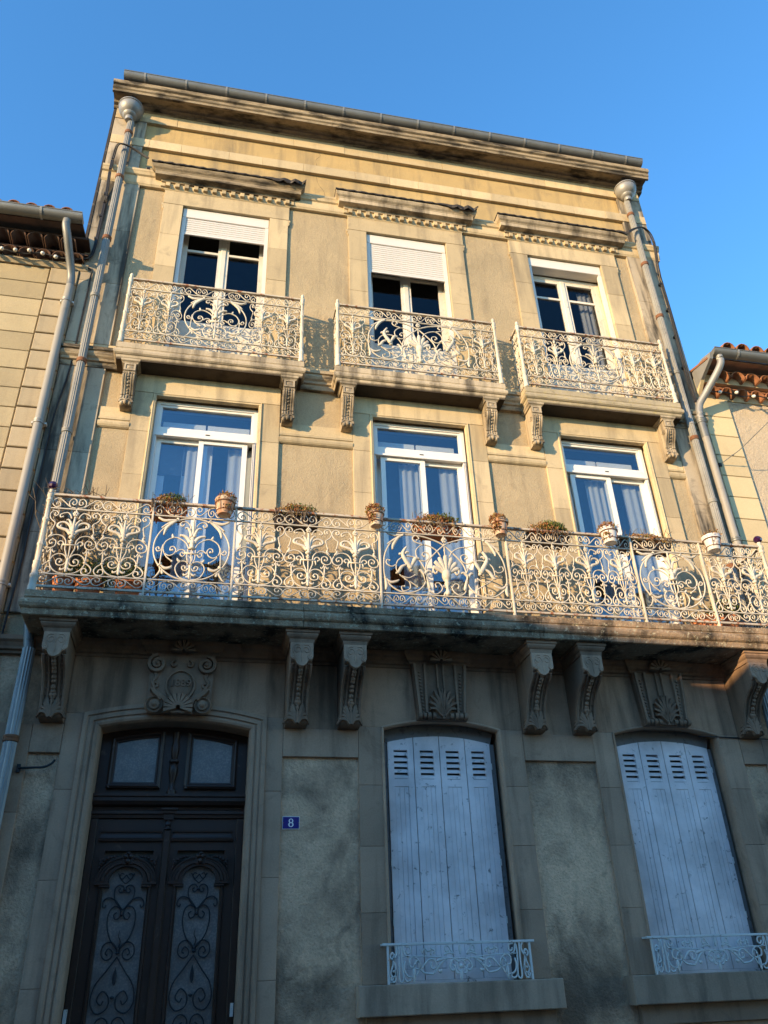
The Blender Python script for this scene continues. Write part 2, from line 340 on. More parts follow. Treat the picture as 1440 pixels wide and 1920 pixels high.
mb = MB().box(XL + .3, XR - .3, .43, DP - .3, 3.2, 3.5).box(XL + .3, XR - .3, .43, DP - .3, 6.95, 7.15).box(XL + .3, XR - .3, .43, DP - .3, 10.6, 10.8)
mb.build('floor_slab', 'room', house)
mb = MB()
for z0, z1 in ((GZ, 3.2), (3.5, 6.95), (7.15, 10.6)):
    mb.box(XL + .3, XR - .3, 3.2, 3.3, z0 + .003, z1 - .003)
    for xx in (-1.32, 1.26): mb.box(xx - .05, xx + .05, .43, 3.2, z0 + .003, z1 - .003)
mb.build('inner_partition', 'room', house)
# roof: shallow canal-tile roof behind the gutter
rf = MB()
rf.add([(XL - .05, -.25, 12.27), (XR + .05, -.25, 12.27), (XR + .05, DP, 14.0), (XL - .05, DP, 14.0), (XL - .05, -.25, 12.22), (XR + .05, -.25, 12.22), (XR + .05, DP, 13.9), (XL - .05, DP, 13.9)],
       [(0, 1, 2, 3), (7, 6, 5, 4), (0, 4, 5, 1), (1, 5, 6, 2), (2, 6, 7, 3), (3, 7, 4, 0)])
roof = rf.build('roof', 'tile_dark', house)
MB().box(XL - .035, XL - .001, -.02, .3, 8.95, 12.0).build('edge_flashing', 'felt_black', house)
for pts in ([(-1.33, 11.80), (-1.30, 11.72), (-1.37, 11.60), (-1.34, 11.42)], [(-1.36, 11.22), (-1.33, 11.05), (-1.24, 10.88), (-1.22, 10.72)], [(.95, 11.2), (.93, 11.05), (.97, 10.9), (.96, 10.75)]):
    MB().strap(pts, .0028, .001, 4, lambda t: .5 + .5 * math.sin(9 * t) ** 2, y=.0215).build('crack', 'trough_dark', house)
def tile_mesh(L, r, mat, name='roof_tile', up=True, t=.012, taper=.8):
    m = MB(); n = 7; v = []
    for yy, rr in ((0, r), (L, r * taper)):
        for q in (rr, rr - t):
            for k in range(n + 1):
                a = math.pi * k / n; z = q * math.sin(a) * (1 if up else -1); v.append((q * math.cos(a), yy, z))
    k1 = n + 1; f = []
    for k in range(n):
        f.append((k, k + 1, 2 * k1 + k + 1, 2 * k1 + k)); f.append((k1 + k, 3 * k1 + k, 3 * k1 + k + 1, k1 + k + 1))
        f.append((k, k1 + k, k1 + k + 1, k + 1)); f.append((2 * k1 + k, 2 * k1 + k + 1, 3 * k1 + k + 1, 3 * k1 + k))
    f += [(0, 2 * k1, 3 * k1, k1), (n, k1 + n, 3 * k1 + n, 2 * k1 + n)]
    m.add(v, f); return m.mesh(name, mat, 'full')
rt = tile_mesh(.9, .10, 'tile_dark')
for i in range(38):
    o = inst('roof_tile', rt, roof, (XL + .1 + i * .224, -.20 + random.uniform(-.03, .03), 12.262 + random.uniform(0, .012))); o.rotation_euler = (math.atan(1.73 / 8.25), 0, 0)
# ------------------------------------------------------------------ string courses, cornices
def course(name, prof, mat, x0=XL, x1=XR):
    m = MB().mould([(x0, 0), (x1, 0)], prof, XY); return m.build(name, mat, house)
# main cornice
course('main_cornice', [(-.2, 12.02), (.035, 12.02), (.05, 12.035), (.055, 12.06), (.095, 12.075), (.105, 12.10), (.125, 12.115), (.255, 12.10), (.262, 12.045), (.30, 12.045), (.305, 12.085), (.325, 12.10), (.325, 12.15), (.355, 12.165), (.36, 12.185), (.36, 12.235), (-.2, 12.262)], 'stone_weathered', XL - .04, XR + .07)
# frieze bands made of separate stones
def band(z0, z1, yf, mat, lens):
    x = XL + .01; i = 0
    while x < XR - .02:
        L = lens[i % len(lens)]; x2 = min(x + L, XR - .01)
        if XR - .01 - x2 < .25: x2 = XR - .01
        MB().box(x + .0015, x2 - .0015, yf + random.uniform(-.003, .003), .10, z0, z1, .003).build('band_stone', mat, house)
        x = x2; i += 1
band(11.80, 12.018, -.030, 'stone_band', [.9, .62, 1.15, .8, .7])
band(11.22, 11.40, -.030, 'stone_band', [.55, .46, .7, .5, .62, .8])
for (a, b) in ((XL + .008, -3.93), (3.72, XR - .008)):
    for z0, z1 in ((10.66, 11.217), (11.403, 11.797)):
        MB().box(a, b, -.022, .05, z0, z1, .004).build('parapet_pier', 'pilaster_stone', house)
# string between the window cornices
course('string_course', [(-.1, 10.38), (.012, 10.38), (.02, 10.395), (.03, 10.41), (.035, 10.44), (.035, 10.545), (.06, 10.56), (.075, 10.60), (.085, 10.615), (.085, 10.65), (-.1, 10.675)], 'stone_trim', XL, XR + .05)
# string at the level of the small balconies
course('string_course', [(-.1, 6.985), (.02, 6.985), (.03, 7.02), (.03, 7.05), (.055, 7.06), (.06, 7.09), (.085, 7.11), (.10, 7.14), (.10, 7.165), (.085, 7.18), (.11, 7.19), (.11, 7.235), (-.1, 7.245)], 'stone_weathered', XL, XR)
course('plinth_course', [(-.1, 7.246), (.012, 7.246), (.012, 7.35), (.004, 7.36), (-.1, 7.36)], 'stone_trim', XL, XR)
# moulding under the main balcony, behind the consoles
course('string_course', [(-.1, 3.36), (.012, 3.36), (.018, 3.385), (.045, 3.395), (.05, 3.42), (.07, 3.455), (.095, 3.475), (.10, 3.518), (-.1, 3.518)], 'stone_dark', XL, XR)
# end pilasters
for (a, b) in ((XL + .004, -3.87), (3.62, XR - .004)):
    for z0, z1 in ((7.362, 8.4), (8.402, 9.4), (9.402, 10.378), (3.79, 4.7), (4.702, 5.75), (5.752, 6.983)):
        MB().box(a, b, -.012, .06, z0, z1, .003).build('pilaster_stone', 'pilaster_stone', house)
for (a, b) in ((XL + .004, -3.93), (3.66, XR - .004)):
    for z0, z1 in ((GZ, -.1), (-.098, .9), (.902, 1.9), (1.902, 2.69)):
        MB().box(a, b, -.004, .06, z0, z1, .003).build('pilaster_stone', 'stone_ground', house)
# ------------------------------------------------------------------ window surrounds
def jambs(c, wi, wo, zs, mat, name='jamb_stone', y=0.0, depth=.26):
    for s in (-1, 1):
        for z0, z1 in zip(zs[:-1], zs[1:]):
            a, b = sorted((c + s * wi, c + s * wo))
            MB().box(a, b, y + random.uniform(-.0015, .0015), depth, z0 + .0012, z1 - .0012, .0025).build(name, mat, house)
den = MB().box(-.030, .030, -.045, .05, -.035, .035, .004).mesh('dentil', 'stone_trim')
for bi, c in enumerate(BC):
    # top floor
    jambs(c, .609, .8735, [7.246, 8.26, 8.857, 9.478, 10.10], 'stone_trim', y=-.022 + .022)
    MB().box(c - .885, c + .885, -.004, .26, 10.101, 10.369, .003).build('lintel_stone', 'stone_trim', house)
    for s in (-1, 1):     # little carved ears under the lintel
        m = MB().poly_xz([(c + s * .874, 10.098)[0:2]] + [(c + s * x, z) for x, z in ((.905, 10.098), (.90, 10.06), (.885, 10.05), (.895, 10.02), (.884, 9.99), (.874, 9.985))], .0, .06)
        m.build('carved_ear', 'stone_trim', house)
    # entablature with dentils
    hw = .885
    p = [(c - hw, .1), (c - hw, 0), (c + hw, 0), (c + hw, .1)]
    MB().mould(p, [(-.1, 10.3695), (.004, 10.3695), (.012, 10.38), (.012, 10.395), (-.1, 10.395)], XY).build('dentil_bed', 'stone_trim', house)
    MB().mould(p, [(-.1, 10.396), (.02, 10.396), (.02, 10.472), (.058, 10.476), (.066, 10.49), (.072, 10.505), (.145, 10.515), (.150, 10.518), (.150, 10.585), (.156, 10.59), (.16, 10.60), (.185, 10.62), (.20, 10.645), (.205, 10.655), (.205, 10.682), (-.1, 10.70)], XY).build('window_cornice', 'stone_weathered' if bi == 0 else 'stone_console', house)
    for k in range(14):
        inst('dentil', den, house, (c - hw + .035 + k * (2 * hw - .07) / 13, -.02, 10.434))
    for s in (-1, 1): inst('dentil', den, house, (c + s * (hw + .035), .0, 10.434))
    # roofing felt on the cornice, lifting and crumpling at its edge
    m = MB(); n = 40; v = []
    for k in range(n + 1):
        u = k / n; x = c - hw - .21 + u * (2 * hw + .42); r_ = max(0, (u - .72) / .28) if bi < 2 else max(0, (u - .9) / .1) * .3
        wv = .006 * math.sin(k * 1.7 + bi) + .004 * math.sin(k * 3.1)
        drop = .030 + wv + (.045 * math.sin(r_ * 2.6) * (1 + .5 * math.sin(k * 2.0)) if r_ else 0); yo = -.222 + .006 * math.sin(k * 2.3) - .03 * r_ * (1 + math.sin(k * 1.9))
        zt_ = 10.706 + wv * .5 + .012 * r_ * math.sin(k * 1.3)
        v += [(x, .01, 10.716), (x, yo, zt_), (x, yo - .008, zt_ - drop * .5), (x, yo - .004, zt_ - drop), (x, yo + .004, zt_ - drop), (x, yo + .006, zt_ - .010), (x, .01, 10.704)]
    f = [(7 * k + j, 7 * k + (j + 1) % 7, 7 * k + 7 + (j + 1) % 7, 7 * k + 7 + j) for k in range(n) for j in range(7)] + [tuple(range(7)), tuple(7 * n + j for j in range(7))]
    m.add(v, f).build('roofing_felt', 'felt_black', house)
    # first floor
    jambs(c, .645, .865, [3.79, 4.30, 4.915, 5.525, 6.13, 6.70], 'stone_trim')
    MB().box(c - .865, c + .865, -.002, .26, 6.703, 6.983, .003).build('lintel_stone', 'stone_trim', house)
    path = [(c - .645, 3.79), (c - .645, 6.70), (c + .645, 6.70), (c + .645, 3.79)]
    MB().mould(path, [(-.004, -.004), (.004, -.016), (.012, -.018), (.018, -.010), (.022, -.012), (.034, -.006), (.040, .010), (.040, .05), (-.004, .05)], XZ).build('opening_moulding', 'stone_trim', house, True)
# bands between the first-floor windows
xs = [XL + .54] + [c + s * .866 for c in BC for s in (-1, 1)] + [3.619]
for a, b in zip(xs[0::2], xs[1::2]):
    MB().box(a + .002, b - .002, .004, .08, 6.285, 6.435, .003).build('band_stone', 'stone_band', house)
    MB().mould([(a + .002, 0), (b - .002, 0)], [(-.08, 6.145), (-.022, 6.148), (-.004, 6.16), (.008, 6.18), (.012, 6.205), (.004, 6.23), (-.012, 6.236), (-.012, 6.252), (.0, 6.258), (.0, 6.284), (-.08, 6.284)], XY).build('band_moulding', 'stone_trim', house)
# ------------------------------------------------------------------ ground floor stonework
def arc(c, hw, zs, rise, n=18, flip=False):
    Rr = (hw * hw + rise * rise) / (2 * rise); a0 = math.asin(hw / Rr)
    P = [(c + Rr * math.sin(-a0 + 2 * a0 * k / n), zs + rise - Rr + Rr * math.cos(-a0 + 2 * a0 * k / n)) for k in range(n + 1)]
    return P
for bi, c in enumerate(BC):
    if bi == 0: hw, zs, rise, wo, zb = .86, 2.80, .115, 1.02, GZ
    else: hw, zs, rise, wo, zb = .628, 2.735, .09, .867, .49
    A = arc(c, hw, zs, rise, 18)
    top = 3.359
    for a, b, nm in ((0, 6, 'l'), (6, 12, 'k'), (12, 18, 'r')):
        P = A[a:b + 1]
        xa = c - wo if nm == 'l' else P[0][0]; xb = c + wo if nm == 'r' else P[-1][0]
        poly = []
        if nm == 'l': poly += [(xa, zs)]
        poly += P
        if nm == 'r': poly += [(xb, zs)]
        poly += [(xb, top), (xa, top)]
        MB().poly_xz(poly, .0, .27).build('arch_stone', 'stone_frieze', house)
    z = [zb, 1.05, 1.61, 2.165, zs] if bi else [GZ, -.35, .55, 1.35, 2.1, zs]
    jambs(c, hw, wo, z, 'stone_ground')
    if bi:
        path = [(c - hw, zb)] + A + [(c + hw, zb)]
        MB().mould(path, [(-.006, -.004), (.0, -.014), (.012, -.016), (.022, -.006), (.026, .012), (.026, .06), (-.006, .06)], XZ).build('opening_moulding', 'stone_ground', house, True)
# stone filling between the arches, above the stucco panels
for a, b in ((-3.929, BC[0] - 1.021), (BC[0] + 1.021, -.868), (.868, BC[2] - .868), (BC[2] + .868, 3.659)):
    MB().box(a + .0015, b - .0015, .012, .2, 2.698, 3.359).build('frieze_stone', 'stone_frieze', house)
    MB().box(a + .0015, b - .0015, -.006, .2, 2.425, 2.694, .004).build('lintel_band', 'stone_ground', house)
# moulded door surround
c = BC[0]
A = arc(c, .86, 2.80, .115, 18)
MB().mould([(c - .86, GZ)] + A + [(c + .86, GZ)], [(.0, -.004), (.004, -.028), (.040, -.030), (.048, -.014), (.056, -.012), (.062, -.020), (.094, -.022), (.100, -.006), (.108, -.004), (.116, -.016), (.130, -.018), (.150, -.008), (.166, .02), (.166, .24), (.0, .24)], XZ).build('door_surround', 'stone_ground', house)
# window sills
for bi in (1, 2):
    c = BC[bi]
    MB().box(c - .925, c + .925, -.13, .25, .255, .488, .008).build('sill', 'stone_sill', house)
    MB().box(c - .85, c + .85, -.05, .05, .10, .2535, .004).build('sill_bed', 'stone_dark', house)
    MB().box(c - .86, c + .86, -.012, .05, GZ + .3, .0985, .004).build('apron_stone', 'stone_ground', house)
MB().box(XL + .01, BC[0] - 1.03, -.03, .05, GZ, GZ + .297, .006).build('plinth_stone', 'stone_ground', house)
MB().box(BC[0] + 1.03, XR - .01, -.03, .05, GZ, GZ + .297, .006).build('plinth_stone', 'stone_ground', house)
MB().box(c - 0 + BC[0] - c - .86, BC[0] + .86, -.25, .3, GZ, GZ + .14, .008).build('door_step', 'stone_sill', house)
# ------------------------------------------------------------------ main balcony slab in three stones with dark joints
SP = [(.46, 3.522), (.585, 3.522), (.598, 3.53), (.60, 3.585), (.612, 3.592), (.625, 3.605), (.632, 3.632), (.628, 3.66), (.612, 3.678), (.592, 3.684), (.590, 3.70), (.60, 3.705), (.60, 3.765), (.59, 3.775), (.46, 3.79)]
SX = [-4.10 + .6, -1.5, 1.0, 4.02 - .6]
# three stones: the end ones turn the corner
def slab_stone(path, x0, x1, end):
    m = MB().mould(path, SP, XY)
    m.box(x0, x1, -.459, .03, 3.524, 3.788)
    return m.build('balcony_slab_stone', 'stone_slab', house)
ex0, ex1 = -4.10, 4.02
slab_stone([(ex0 + .6, .03), (ex0 + .6, 0), (-1.503, 0)], ex0 + .142, -1.503, 'l')
slab_stone([(-1.497, 0), (.997, 0)], -1.497, .997, 'm')
slab_stone([(1.003, 0), (ex1 - .6, 0), (ex1 - .6, .03)], 1.003, ex1 - .142, 'r')
# small balcony slabs
SP2 = [(.10, 6.99), (.235, 6.99), (.245, 7.0), (.25, 7.03), (.262, 7.035), (.278, 7.05), (.282, 7.075), (.276, 7.10), (.262, 7.112), (.255, 7.118), (.255, 7.132), (.262, 7.14), (.262, 7.215), (.255, 7.224), (.10, 7.23)]
for bi, c in enumerate(BC):
    m = MB().mould([(c - .86, .03), (c - .86, 0), (c + .86, 0), (c + .86, .03)], SP2, XY)
    m.box(c - .959, c + .959, -.099, .03, 6.992, 7.228)
    sl = m.build('balcony_slab', 'stone_lichen' if bi == 2 else 'stone_console', house)
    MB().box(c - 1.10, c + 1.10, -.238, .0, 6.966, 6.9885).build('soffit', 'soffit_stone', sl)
# ------------------------------------------------------------------ carved consoles
def console_big():
    H = {}
    W = .105
    curve = [(-.475, 3.20), (-.43, 3.155), (-.37, 3.12), (-.31, 3.075), (-.255, 3.015), (-.21, 2.945), (-.18, 2.875), (-.162, 2.81), (-.15, 2.76)]
    prof = [(.01, 3.40), (-.485, 3.40), (-.49, 3.36), (-.485, 3.22)] + [(y + .02, z - 0.0) for y, z in curve] + [(-.13, 2.72), (-.09, 2.70), (.01, 2.697)]
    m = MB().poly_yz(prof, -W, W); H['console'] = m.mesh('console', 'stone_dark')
    # ribs along the sides of the underside
    m = MB()
    for s in (-1, 1):
        for xx, rr in ((s * .092, .016), (s * .045, .012)):
            m.tube([(xx, y + .012, z) for y, z in curve], rr, 6, 3)
        for k in range(11):
            t = k / 10; q = catmull(curve, 4); p = q[int(t * (len(q) - 1))]
            m.ell(s * .068, p.x + .016, p.y, .013, .012, .008, 6, 4)
    H['rib'] = m.mesh('rib', 'stone_dark', True)
    m = MB(); q = catmull(curve[:-1], 6)
    for k in range(13):
        p = q[int(k / 12 * (len(q) - 1))]; m.ell(0, p.x - .002, p.y, .024, .022, .024, 8, 5)
    H['rope'] = m.mesh('rope', 'stone_dark', True)
    # acanthus leaf at the foot
    m = MB()
    m.poly_yz([(.0, 2.86), (-.135, 2.86), (-.148, 2.83), (-.152, 2.78), (-.148, 2.74), (-.13, 2.715), (-.09, 2.699), (.0, 2.699)], -.09, .09)
    for s in (-1, 1):
        for k in range(5):
            z0 = 2.70 + k * .018; x1 = .128 - .012 * k; z1 = 2.715 + .042 * k
            m.strap([(s * .008, z0), (s * .035, z0 + .045 + .006 * k), (s * x1 * .72, z1 + .042), (s * x1, z1)], .0185, .030, 4, lambda t: .45 + .65 * math.sin(math.pi * min(1, t * .8 + .15)), y=-.172, yf=lambda t: .07 * t * t)
    m.strap([(0, 2.70), (0, 2.78), (0, 2.88)], .014, .022, 3, lambda t: 1 - .4 * t, y=-.186)
    m.ell(0, -.188, 2.905, .036, .032, .028, 10, 6)
    H['acanthus_leaf'] = m.mesh('acanthus_leaf', 'stone_dark', True)
    # face plate with incised scroll
    m = MB(); P = [(-.112, 3.40), (-.112, 3.255), (-.10, 3.235), (-.062, 3.215), (-.045, 3.185), (-.03, 3.175), (-.012, 3.165), (.012, 3.165), (.03, 3.175), (.045, 3.185), (.062, 3.215), (.10, 3.235), (.112, 3.255), (.112, 3.40)]
    m.poly_xz(P[::1], -.508, -.47)
    H['face_plate'] = m.mesh('face_plate', 'stone_ground')
    m = MB()
    for s in (-1, 1):
        m.strap([(0.0, 3.30), (.012, 3.335), (.03, 3.352), (.058, 3.345), (.07, 3.318), (.055, 3.30), (.035, 3.305), (.03, 3.32)], .0042, .006, 4, y=-.509, sx=s)
        m.strap([(.022, 3.372), (.06, 3.375), (.085, 3.345), (.082, 3.30), (.062, 3.262), (.065, 3.235), (.088, 3.232), (.094, 3.25)], .0042, .006, 4, y=-.509, sx=s)
        m.lathe((s * .083, 3.243), -.508, [(.021, 0), (.021, -.012), (.016, -.014), (.012, -.010), (.007, -.014)], 12, axis='y')
    m.strap([(0, 3.30), (0, 3.25), (0, 3.20)], .009, .006, 3, lambda t: math.sin(math.pi * (t * .9 + .05)), y=-.509)
    H['incised_scroll'] = m.mesh('incised_scroll', 'stone_ground', True)
    m = MB().mould([(-.112, .02), (-.112, -.50), (.112, -.50), (.112, .02)], [(-.05, 3.402), (.006, 3.402), (.008, 3.418), (.012, 3.436), (.030, 3.452), (.042, 3.47), (.043, 3.488), (.055, 3.493), (.055, 3.521), (-.05, 3.521)], XY)
    H['cap'] = m.mesh('cap', 'stone_dark')
    return H
CB = console_big()
for x in (BC[0] - 1.135, BC[0] + 1.135, -.972, .985, BC[2] - .975, BC[2] + .985):
    o = inst('console', CB['console'], house, (x, 0, 0))
    for k in ('rib', 'rope', 'acanthus_leaf', 'face_plate', 'incised_scroll'): inst(k, CB[k], o)
    inst('cap', CB['cap'], o)
def console_small():
    H = {}; W = .066
    curve = [(-.205, 6.80), (-.212, 6.77), (-.20, 6.72), (-.17, 6.665), (-.135, 6.61), (-.115, 6.555), (-.115, 6.505), (-.125, 6.47)]
    prof = [(.036, 6.93), (-.215, 6.93), (-.215, 6.82)] + curve + [(-.135, 6.44), (-.125, 6.405), (-.09, 6.385), (-.04, 6.38), (.036, 6.385)]
    H['console'] = MB().poly_yz(prof, -W, W).mesh('console', 'stone_console')
    m = MB()
    for s in (-1, 1):
        for xx, rr in ((.060, .0135), (.033, .0105)):
            m.tube([(s * xx, y - .004, z) for y, z in curve], rr, 6, 3)
    H['rib'] = m.mesh('rib', 'stone_console', True)
    m = MB(); q = catmull(curve, 5)
    for k in range(11): p = q[int(k / 10 * (len(q) - 1))]; m.ell(0, p.x - .004, p.y, .0125, .013, .0155, 7, 5)
    H['bead'] = m.mesh('bead', 'stone_console', True)
    m = MB()
    for s in (-1, 0, 1): m.ell(s * .045, -.120 - (.012 if s == 0 else 0), 6.41 + (.008 if s == 0 else 0), .026, .03, .030, 9, 6)
    for s in (-1, 1):
        m.strap([(0, 6.45), (s * .03, 6.465), (s * .066, 6.45), (s * .072, 6.42)], .012, .014, 3, y=-.13)
    H['scroll_foot'] = m.mesh('scroll_foot', 'stone_console', True)
    m = MB()
    for a, b, c_, d in ((-.066, .066, 6.906, 6.925), (-.066, .066, 6.825, 6.842), (-.066, -.044, 6.842, 6.906), (.044, .066, 6.842, 6.906)): m.box(a, b, -.228, -.2, c_, d)
    m.add([(-.043, -.217, 6.843), (.043, -.217, 6.843), (.043, -.217, 6.905), (-.043, -.217, 6.905), (0, -.23, 6.874)], [(0, 1, 4), (1, 2, 4), (2, 3, 4), (3, 0, 4)])
    H['face_plate'] = m.mesh('face_plate', 'stone_console')
    H['side_volute'] = []
    for s in (-1, 1):
        m = MB(); pts = []
        for k in range(22):
            a = k * .55; r = .040 * (1 - k / 24); pts.append((-.155 + r * math.cos(a), 6.76 + r * math.sin(a)))
        m.tube([(s * .070, y, z) for y, z in pts], .006, 5, 1); H['side_volute'].append(m.mesh('side_volute', 'stone_console', True)); m = MB()
        pts = [(-.10 + .024 * (1 - k / 18) * math.cos(k * .6), 6.43 + .024 * (1 - k / 18) * math.sin(k * .6)) for k in range(16)]
        m.tube([(s * .070, y, z) for y, z in pts], .005, 5, 1); H['side_volute'].append(m.mesh('side_volute', 'stone_console', True))
    H['cap'] = MB().mould([(-.066, .02), (-.066, -.20), (.066, -.20), (.066, .02)], [(-.04, 6.931), (.018, 6.931), (.02, 6.938), (.026, 6.95), (.04, 6.96), (.043, 6.965), (.043, 6.988), (-.04, 6.988)], XY).mesh('cap', 'stone_console')
    return H
CS = console_small()
for x in (-3.565, -1.685, -.952, .912, 1.525, 3.415):
    o = inst('console', CS['console'], house, (x, 0, 0))
    for k in ('rib', 'bead', 'scroll_foot', 'face_plate', 'cap'): inst(k, CS[k], o)
    for me in CS['side_volute']: inst('side_volute', me, o)
# ------------------------------------------------------------------ keystones
def shell(m, cx, cz, y, r, n=9, a0=R(8), a1=R(172), d=.02, up=1):
    for k in range(n):
        a = a0 + (a1 - a0) * k / (n - 1); ca, sa = math.cos(a), math.sin(a) * up
        m.strap([(cx + .15 * r * ca, cz + .15 * r * sa), (cx + .6 * r * ca, cz + .6 * r * sa), (cx + r * ca, cz + r * sa)], r * .19, d, 3, lambda t: .35 + .78 * t, y=y)
def keycap(c, hw, y):
    return MB().mould([(c - hw, .05), (c - hw, y), (c + hw, y), (c + hw, .05)], [(-.05, 3.392), (.012, 3.392), (.018, 3.41), (.04, 3.425), (.05, 3.45), (.068, 3.475), (.07, 3.519), (-.05, 3.519)], XY)
def spiral(cx, cz, r0, r1, a0, turns, n=26):
    return [(cx + (r0 + (r1 - r0) * k / n) * math.cos(a0 + turns * 2 * math.pi * k / n), cz + (r0 + (r1 - r0) * k / n) * math.sin(a0 + turns * 2 * math.pi * k / n)) for k in range(n + 1)]
# door cartouche
c = BC[0]
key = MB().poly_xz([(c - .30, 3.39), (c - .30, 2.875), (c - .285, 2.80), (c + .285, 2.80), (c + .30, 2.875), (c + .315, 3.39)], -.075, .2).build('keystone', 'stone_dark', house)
keycap(c, .335, -.05).build('cap', 'stone_dark', key)
m = MB(); shell(m, c, 3.395, -.14, .115, 7, d=.04); m.build('shell', 'stone_dark', key, True)
m = MB(); shell(m, c, 2.835, -.115, .135, 11, R(-12), R(192), d=.045); m.strap([(c - .10, 2.82), (c - .05, 2.80), (c, 2.806), (c + .05, 2.80), (c + .10, 2.82)], .016, .02, 3, y=-.10); m.build('shell', 'stone_dark', key, True)
for s in (-1, 1):
    m = MB(); m.strap(spiral(c + s * .235, 3.275, .092, .014, math.pi / 2, -s * 1.7), .024, .045, 1, y=-.09); m.ell(c + s * .235, -.095, 3.275, .03, .06, .03); m.build('volute', 'stone_dark', key, True)
    m = MB(); m.lathe((c + s * .225, 2.868), -.075, [(.09, 0), (.09, -.02), (.076, -.045), (.062, -.02), (.05, -.018), (.046, -.05), (.03, -.055), (.018, -.075), (.004, -.08)], 20, axis='y'); m.build('boss', 'stone_dark', key, True)
    m = MB(); m.strap([(.255, 3.21), (.235, 3.15), (.265, 3.10), (.245, 3.05), (.215, 3.06), (.22, 3.09), (.245, 3.085)], .016, .018, 4, lambda t: 1.3 - .6 * t, y=-.082, sx=1)
    m.strap([(.26, 3.03), (.22, 2.98), (.15, 2.94), (.12, 2.90), (.118, 2.85)], .030, .045, 4, y=-.09)
    m.strap([(.245, 3.0), (.20, 2.955), (.17, 2.92)], .018, .04, 4, y=-.092)
    m.strap([(.07, 3.33), (.10, 3.30), (.09, 3.265), (.06, 3.27), (.062, 3.295)], .013, .024, 4, y=-.08)
    m.strap([(.03, 3.0), (.012, 2.985), (.02, 2.965), (.045, 2.965), (.06, 2.985), (.075, 2.99)], .005, .006, 4, y=-.084, sx=1)
    mm = MB(); mm.v = [(c + s * x, y, z) for x, y, z in m.v]; mm.f = m.f; mm.build('scroll_ornament', 'stone_dark', key, True)
m = MB()
m.strap([(c + .135 * math.cos(2 * math.pi * k / 28), 3.07 + .15 * math.sin(2 * math.pi * k / 28)) for k in range(29)], .012, .022, 1, y=-.078); m.build('medallion_rim', 'stone_dark', key, True)
m = MB(); m.ell(c, -.06, 3.07, .128, .045, .142, 24, 10); m.build('medallion', 'stone_dark', key, True)
def textmesh(body, size, depth, mat, name, bevel=0):
    cu = bpy.data.curves.new('t', 'FONT'); cu.body = body; cu.size = size; cu.extrude = depth; cu.bevel_depth = bevel; cu.align_x = 'CENTER'; cu.align_y = 'CENTER'
    ob = bpy.data.objects.new('t', cu); col.objects.link(ob); dg = bpy.context.evaluated_depsgraph_get(); me = bpy.data.meshes.new_from_object(ob.evaluated_get(dg))
    bpy.data.objects.remove(ob); bpy.data.curves.remove(cu); me.name = name; me.materials.clear(); me.materials.append(MATS[mat]); return me
o = inst('carved_date', textmesh('1889', .105, .010, 'stone_dark', 'carved_date', .001), key, (c, -.104, 3.085)); o.rotation_euler = (R(90), 0, 0)
# fluted keystones over the windows
for bi in (1, 2):
    c = BC[bi]
    side = [(-.30, 3.39), (-.26, 2.86), (-.265, 2.80), (.265, 2.80), (.26, 2.86), (.30, 3.39)]
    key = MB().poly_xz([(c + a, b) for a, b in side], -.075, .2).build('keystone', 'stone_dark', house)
    keycap(c, .31, -.06).build('cap', 'stone_dark', key)
    m = MB(); shell(m, c, 3.40, -.145, .12, 7, d=.04); m.build('shell', 'stone_dark', key, True)
    m = MB()
    for s in (-1, 1):
        for x0, x1, ww in ((.275, .235, .020), (.165, .165, .018), (.035, .03, .012)):
            m.strap([(c + s * x0, 3.385), (c + s * (x0 + x1) / 2, 3.1), (c + s * x1, 2.87)], ww, .034, 3, y=-.078)
    m.build('flute', 'stone_dark', key, True)
    for s in (-1, 1):
        m = MB()
        for k in range(12):
            z = 3.30 - k * .036; xx = .222 - .03 * k / 12; m.ell(c + s * xx, -.075, z, .018, .016, .013, 6, 4)
        m.build('bead_row', 'stone_dark', key, True)
        m = MB()
        for j, xx in enumerate((.10, .155, .20, .25)):
            a = xx - .025; m.tube([(c + s * a, -.095, 2.835), (c + s * (a + .035), -.095, 2.835)], .036 if j % 2 else .029, 10, 1)
        m.build('baluster_roll', 'stone_dark', key, True)
    m = MB()
    m.poly_xz([(c - .07, 2.81), (c + .07, 2.81), (c + .135, 2.93), (c + .125, 3.02), (c + .07, 3.10), (c, 3.135), (c - .07, 3.10), (c - .125, 3.02), (c - .135, 2.93)], -.095, -.06)
    for s in (-1, 1):
        for k, (x1, z1) in enumerate(((.135, 2.90), (.145, 2.965), (.125, 3.035), (.085, 3.09), (.035, 3.12))):
            m.strap([(c + s * .012, 2.83 + .02 * k), (c + s * x1 * .55, (2.86 + .01 * k + z1) / 2 + .02), (c + s * x1, z1)], .02, .02, 4, lambda t: .35 + .7 * math.sin(math.pi * (t * .75 + .15)), y=-.108, df=lambda t: 1.6)
    m.strap([(c, 2.80), (c, 2.95), (c, 3.12)], .012, .016, 3, y=-.112)
    m.build('palm_leaf', 'stone_dark', key, True)
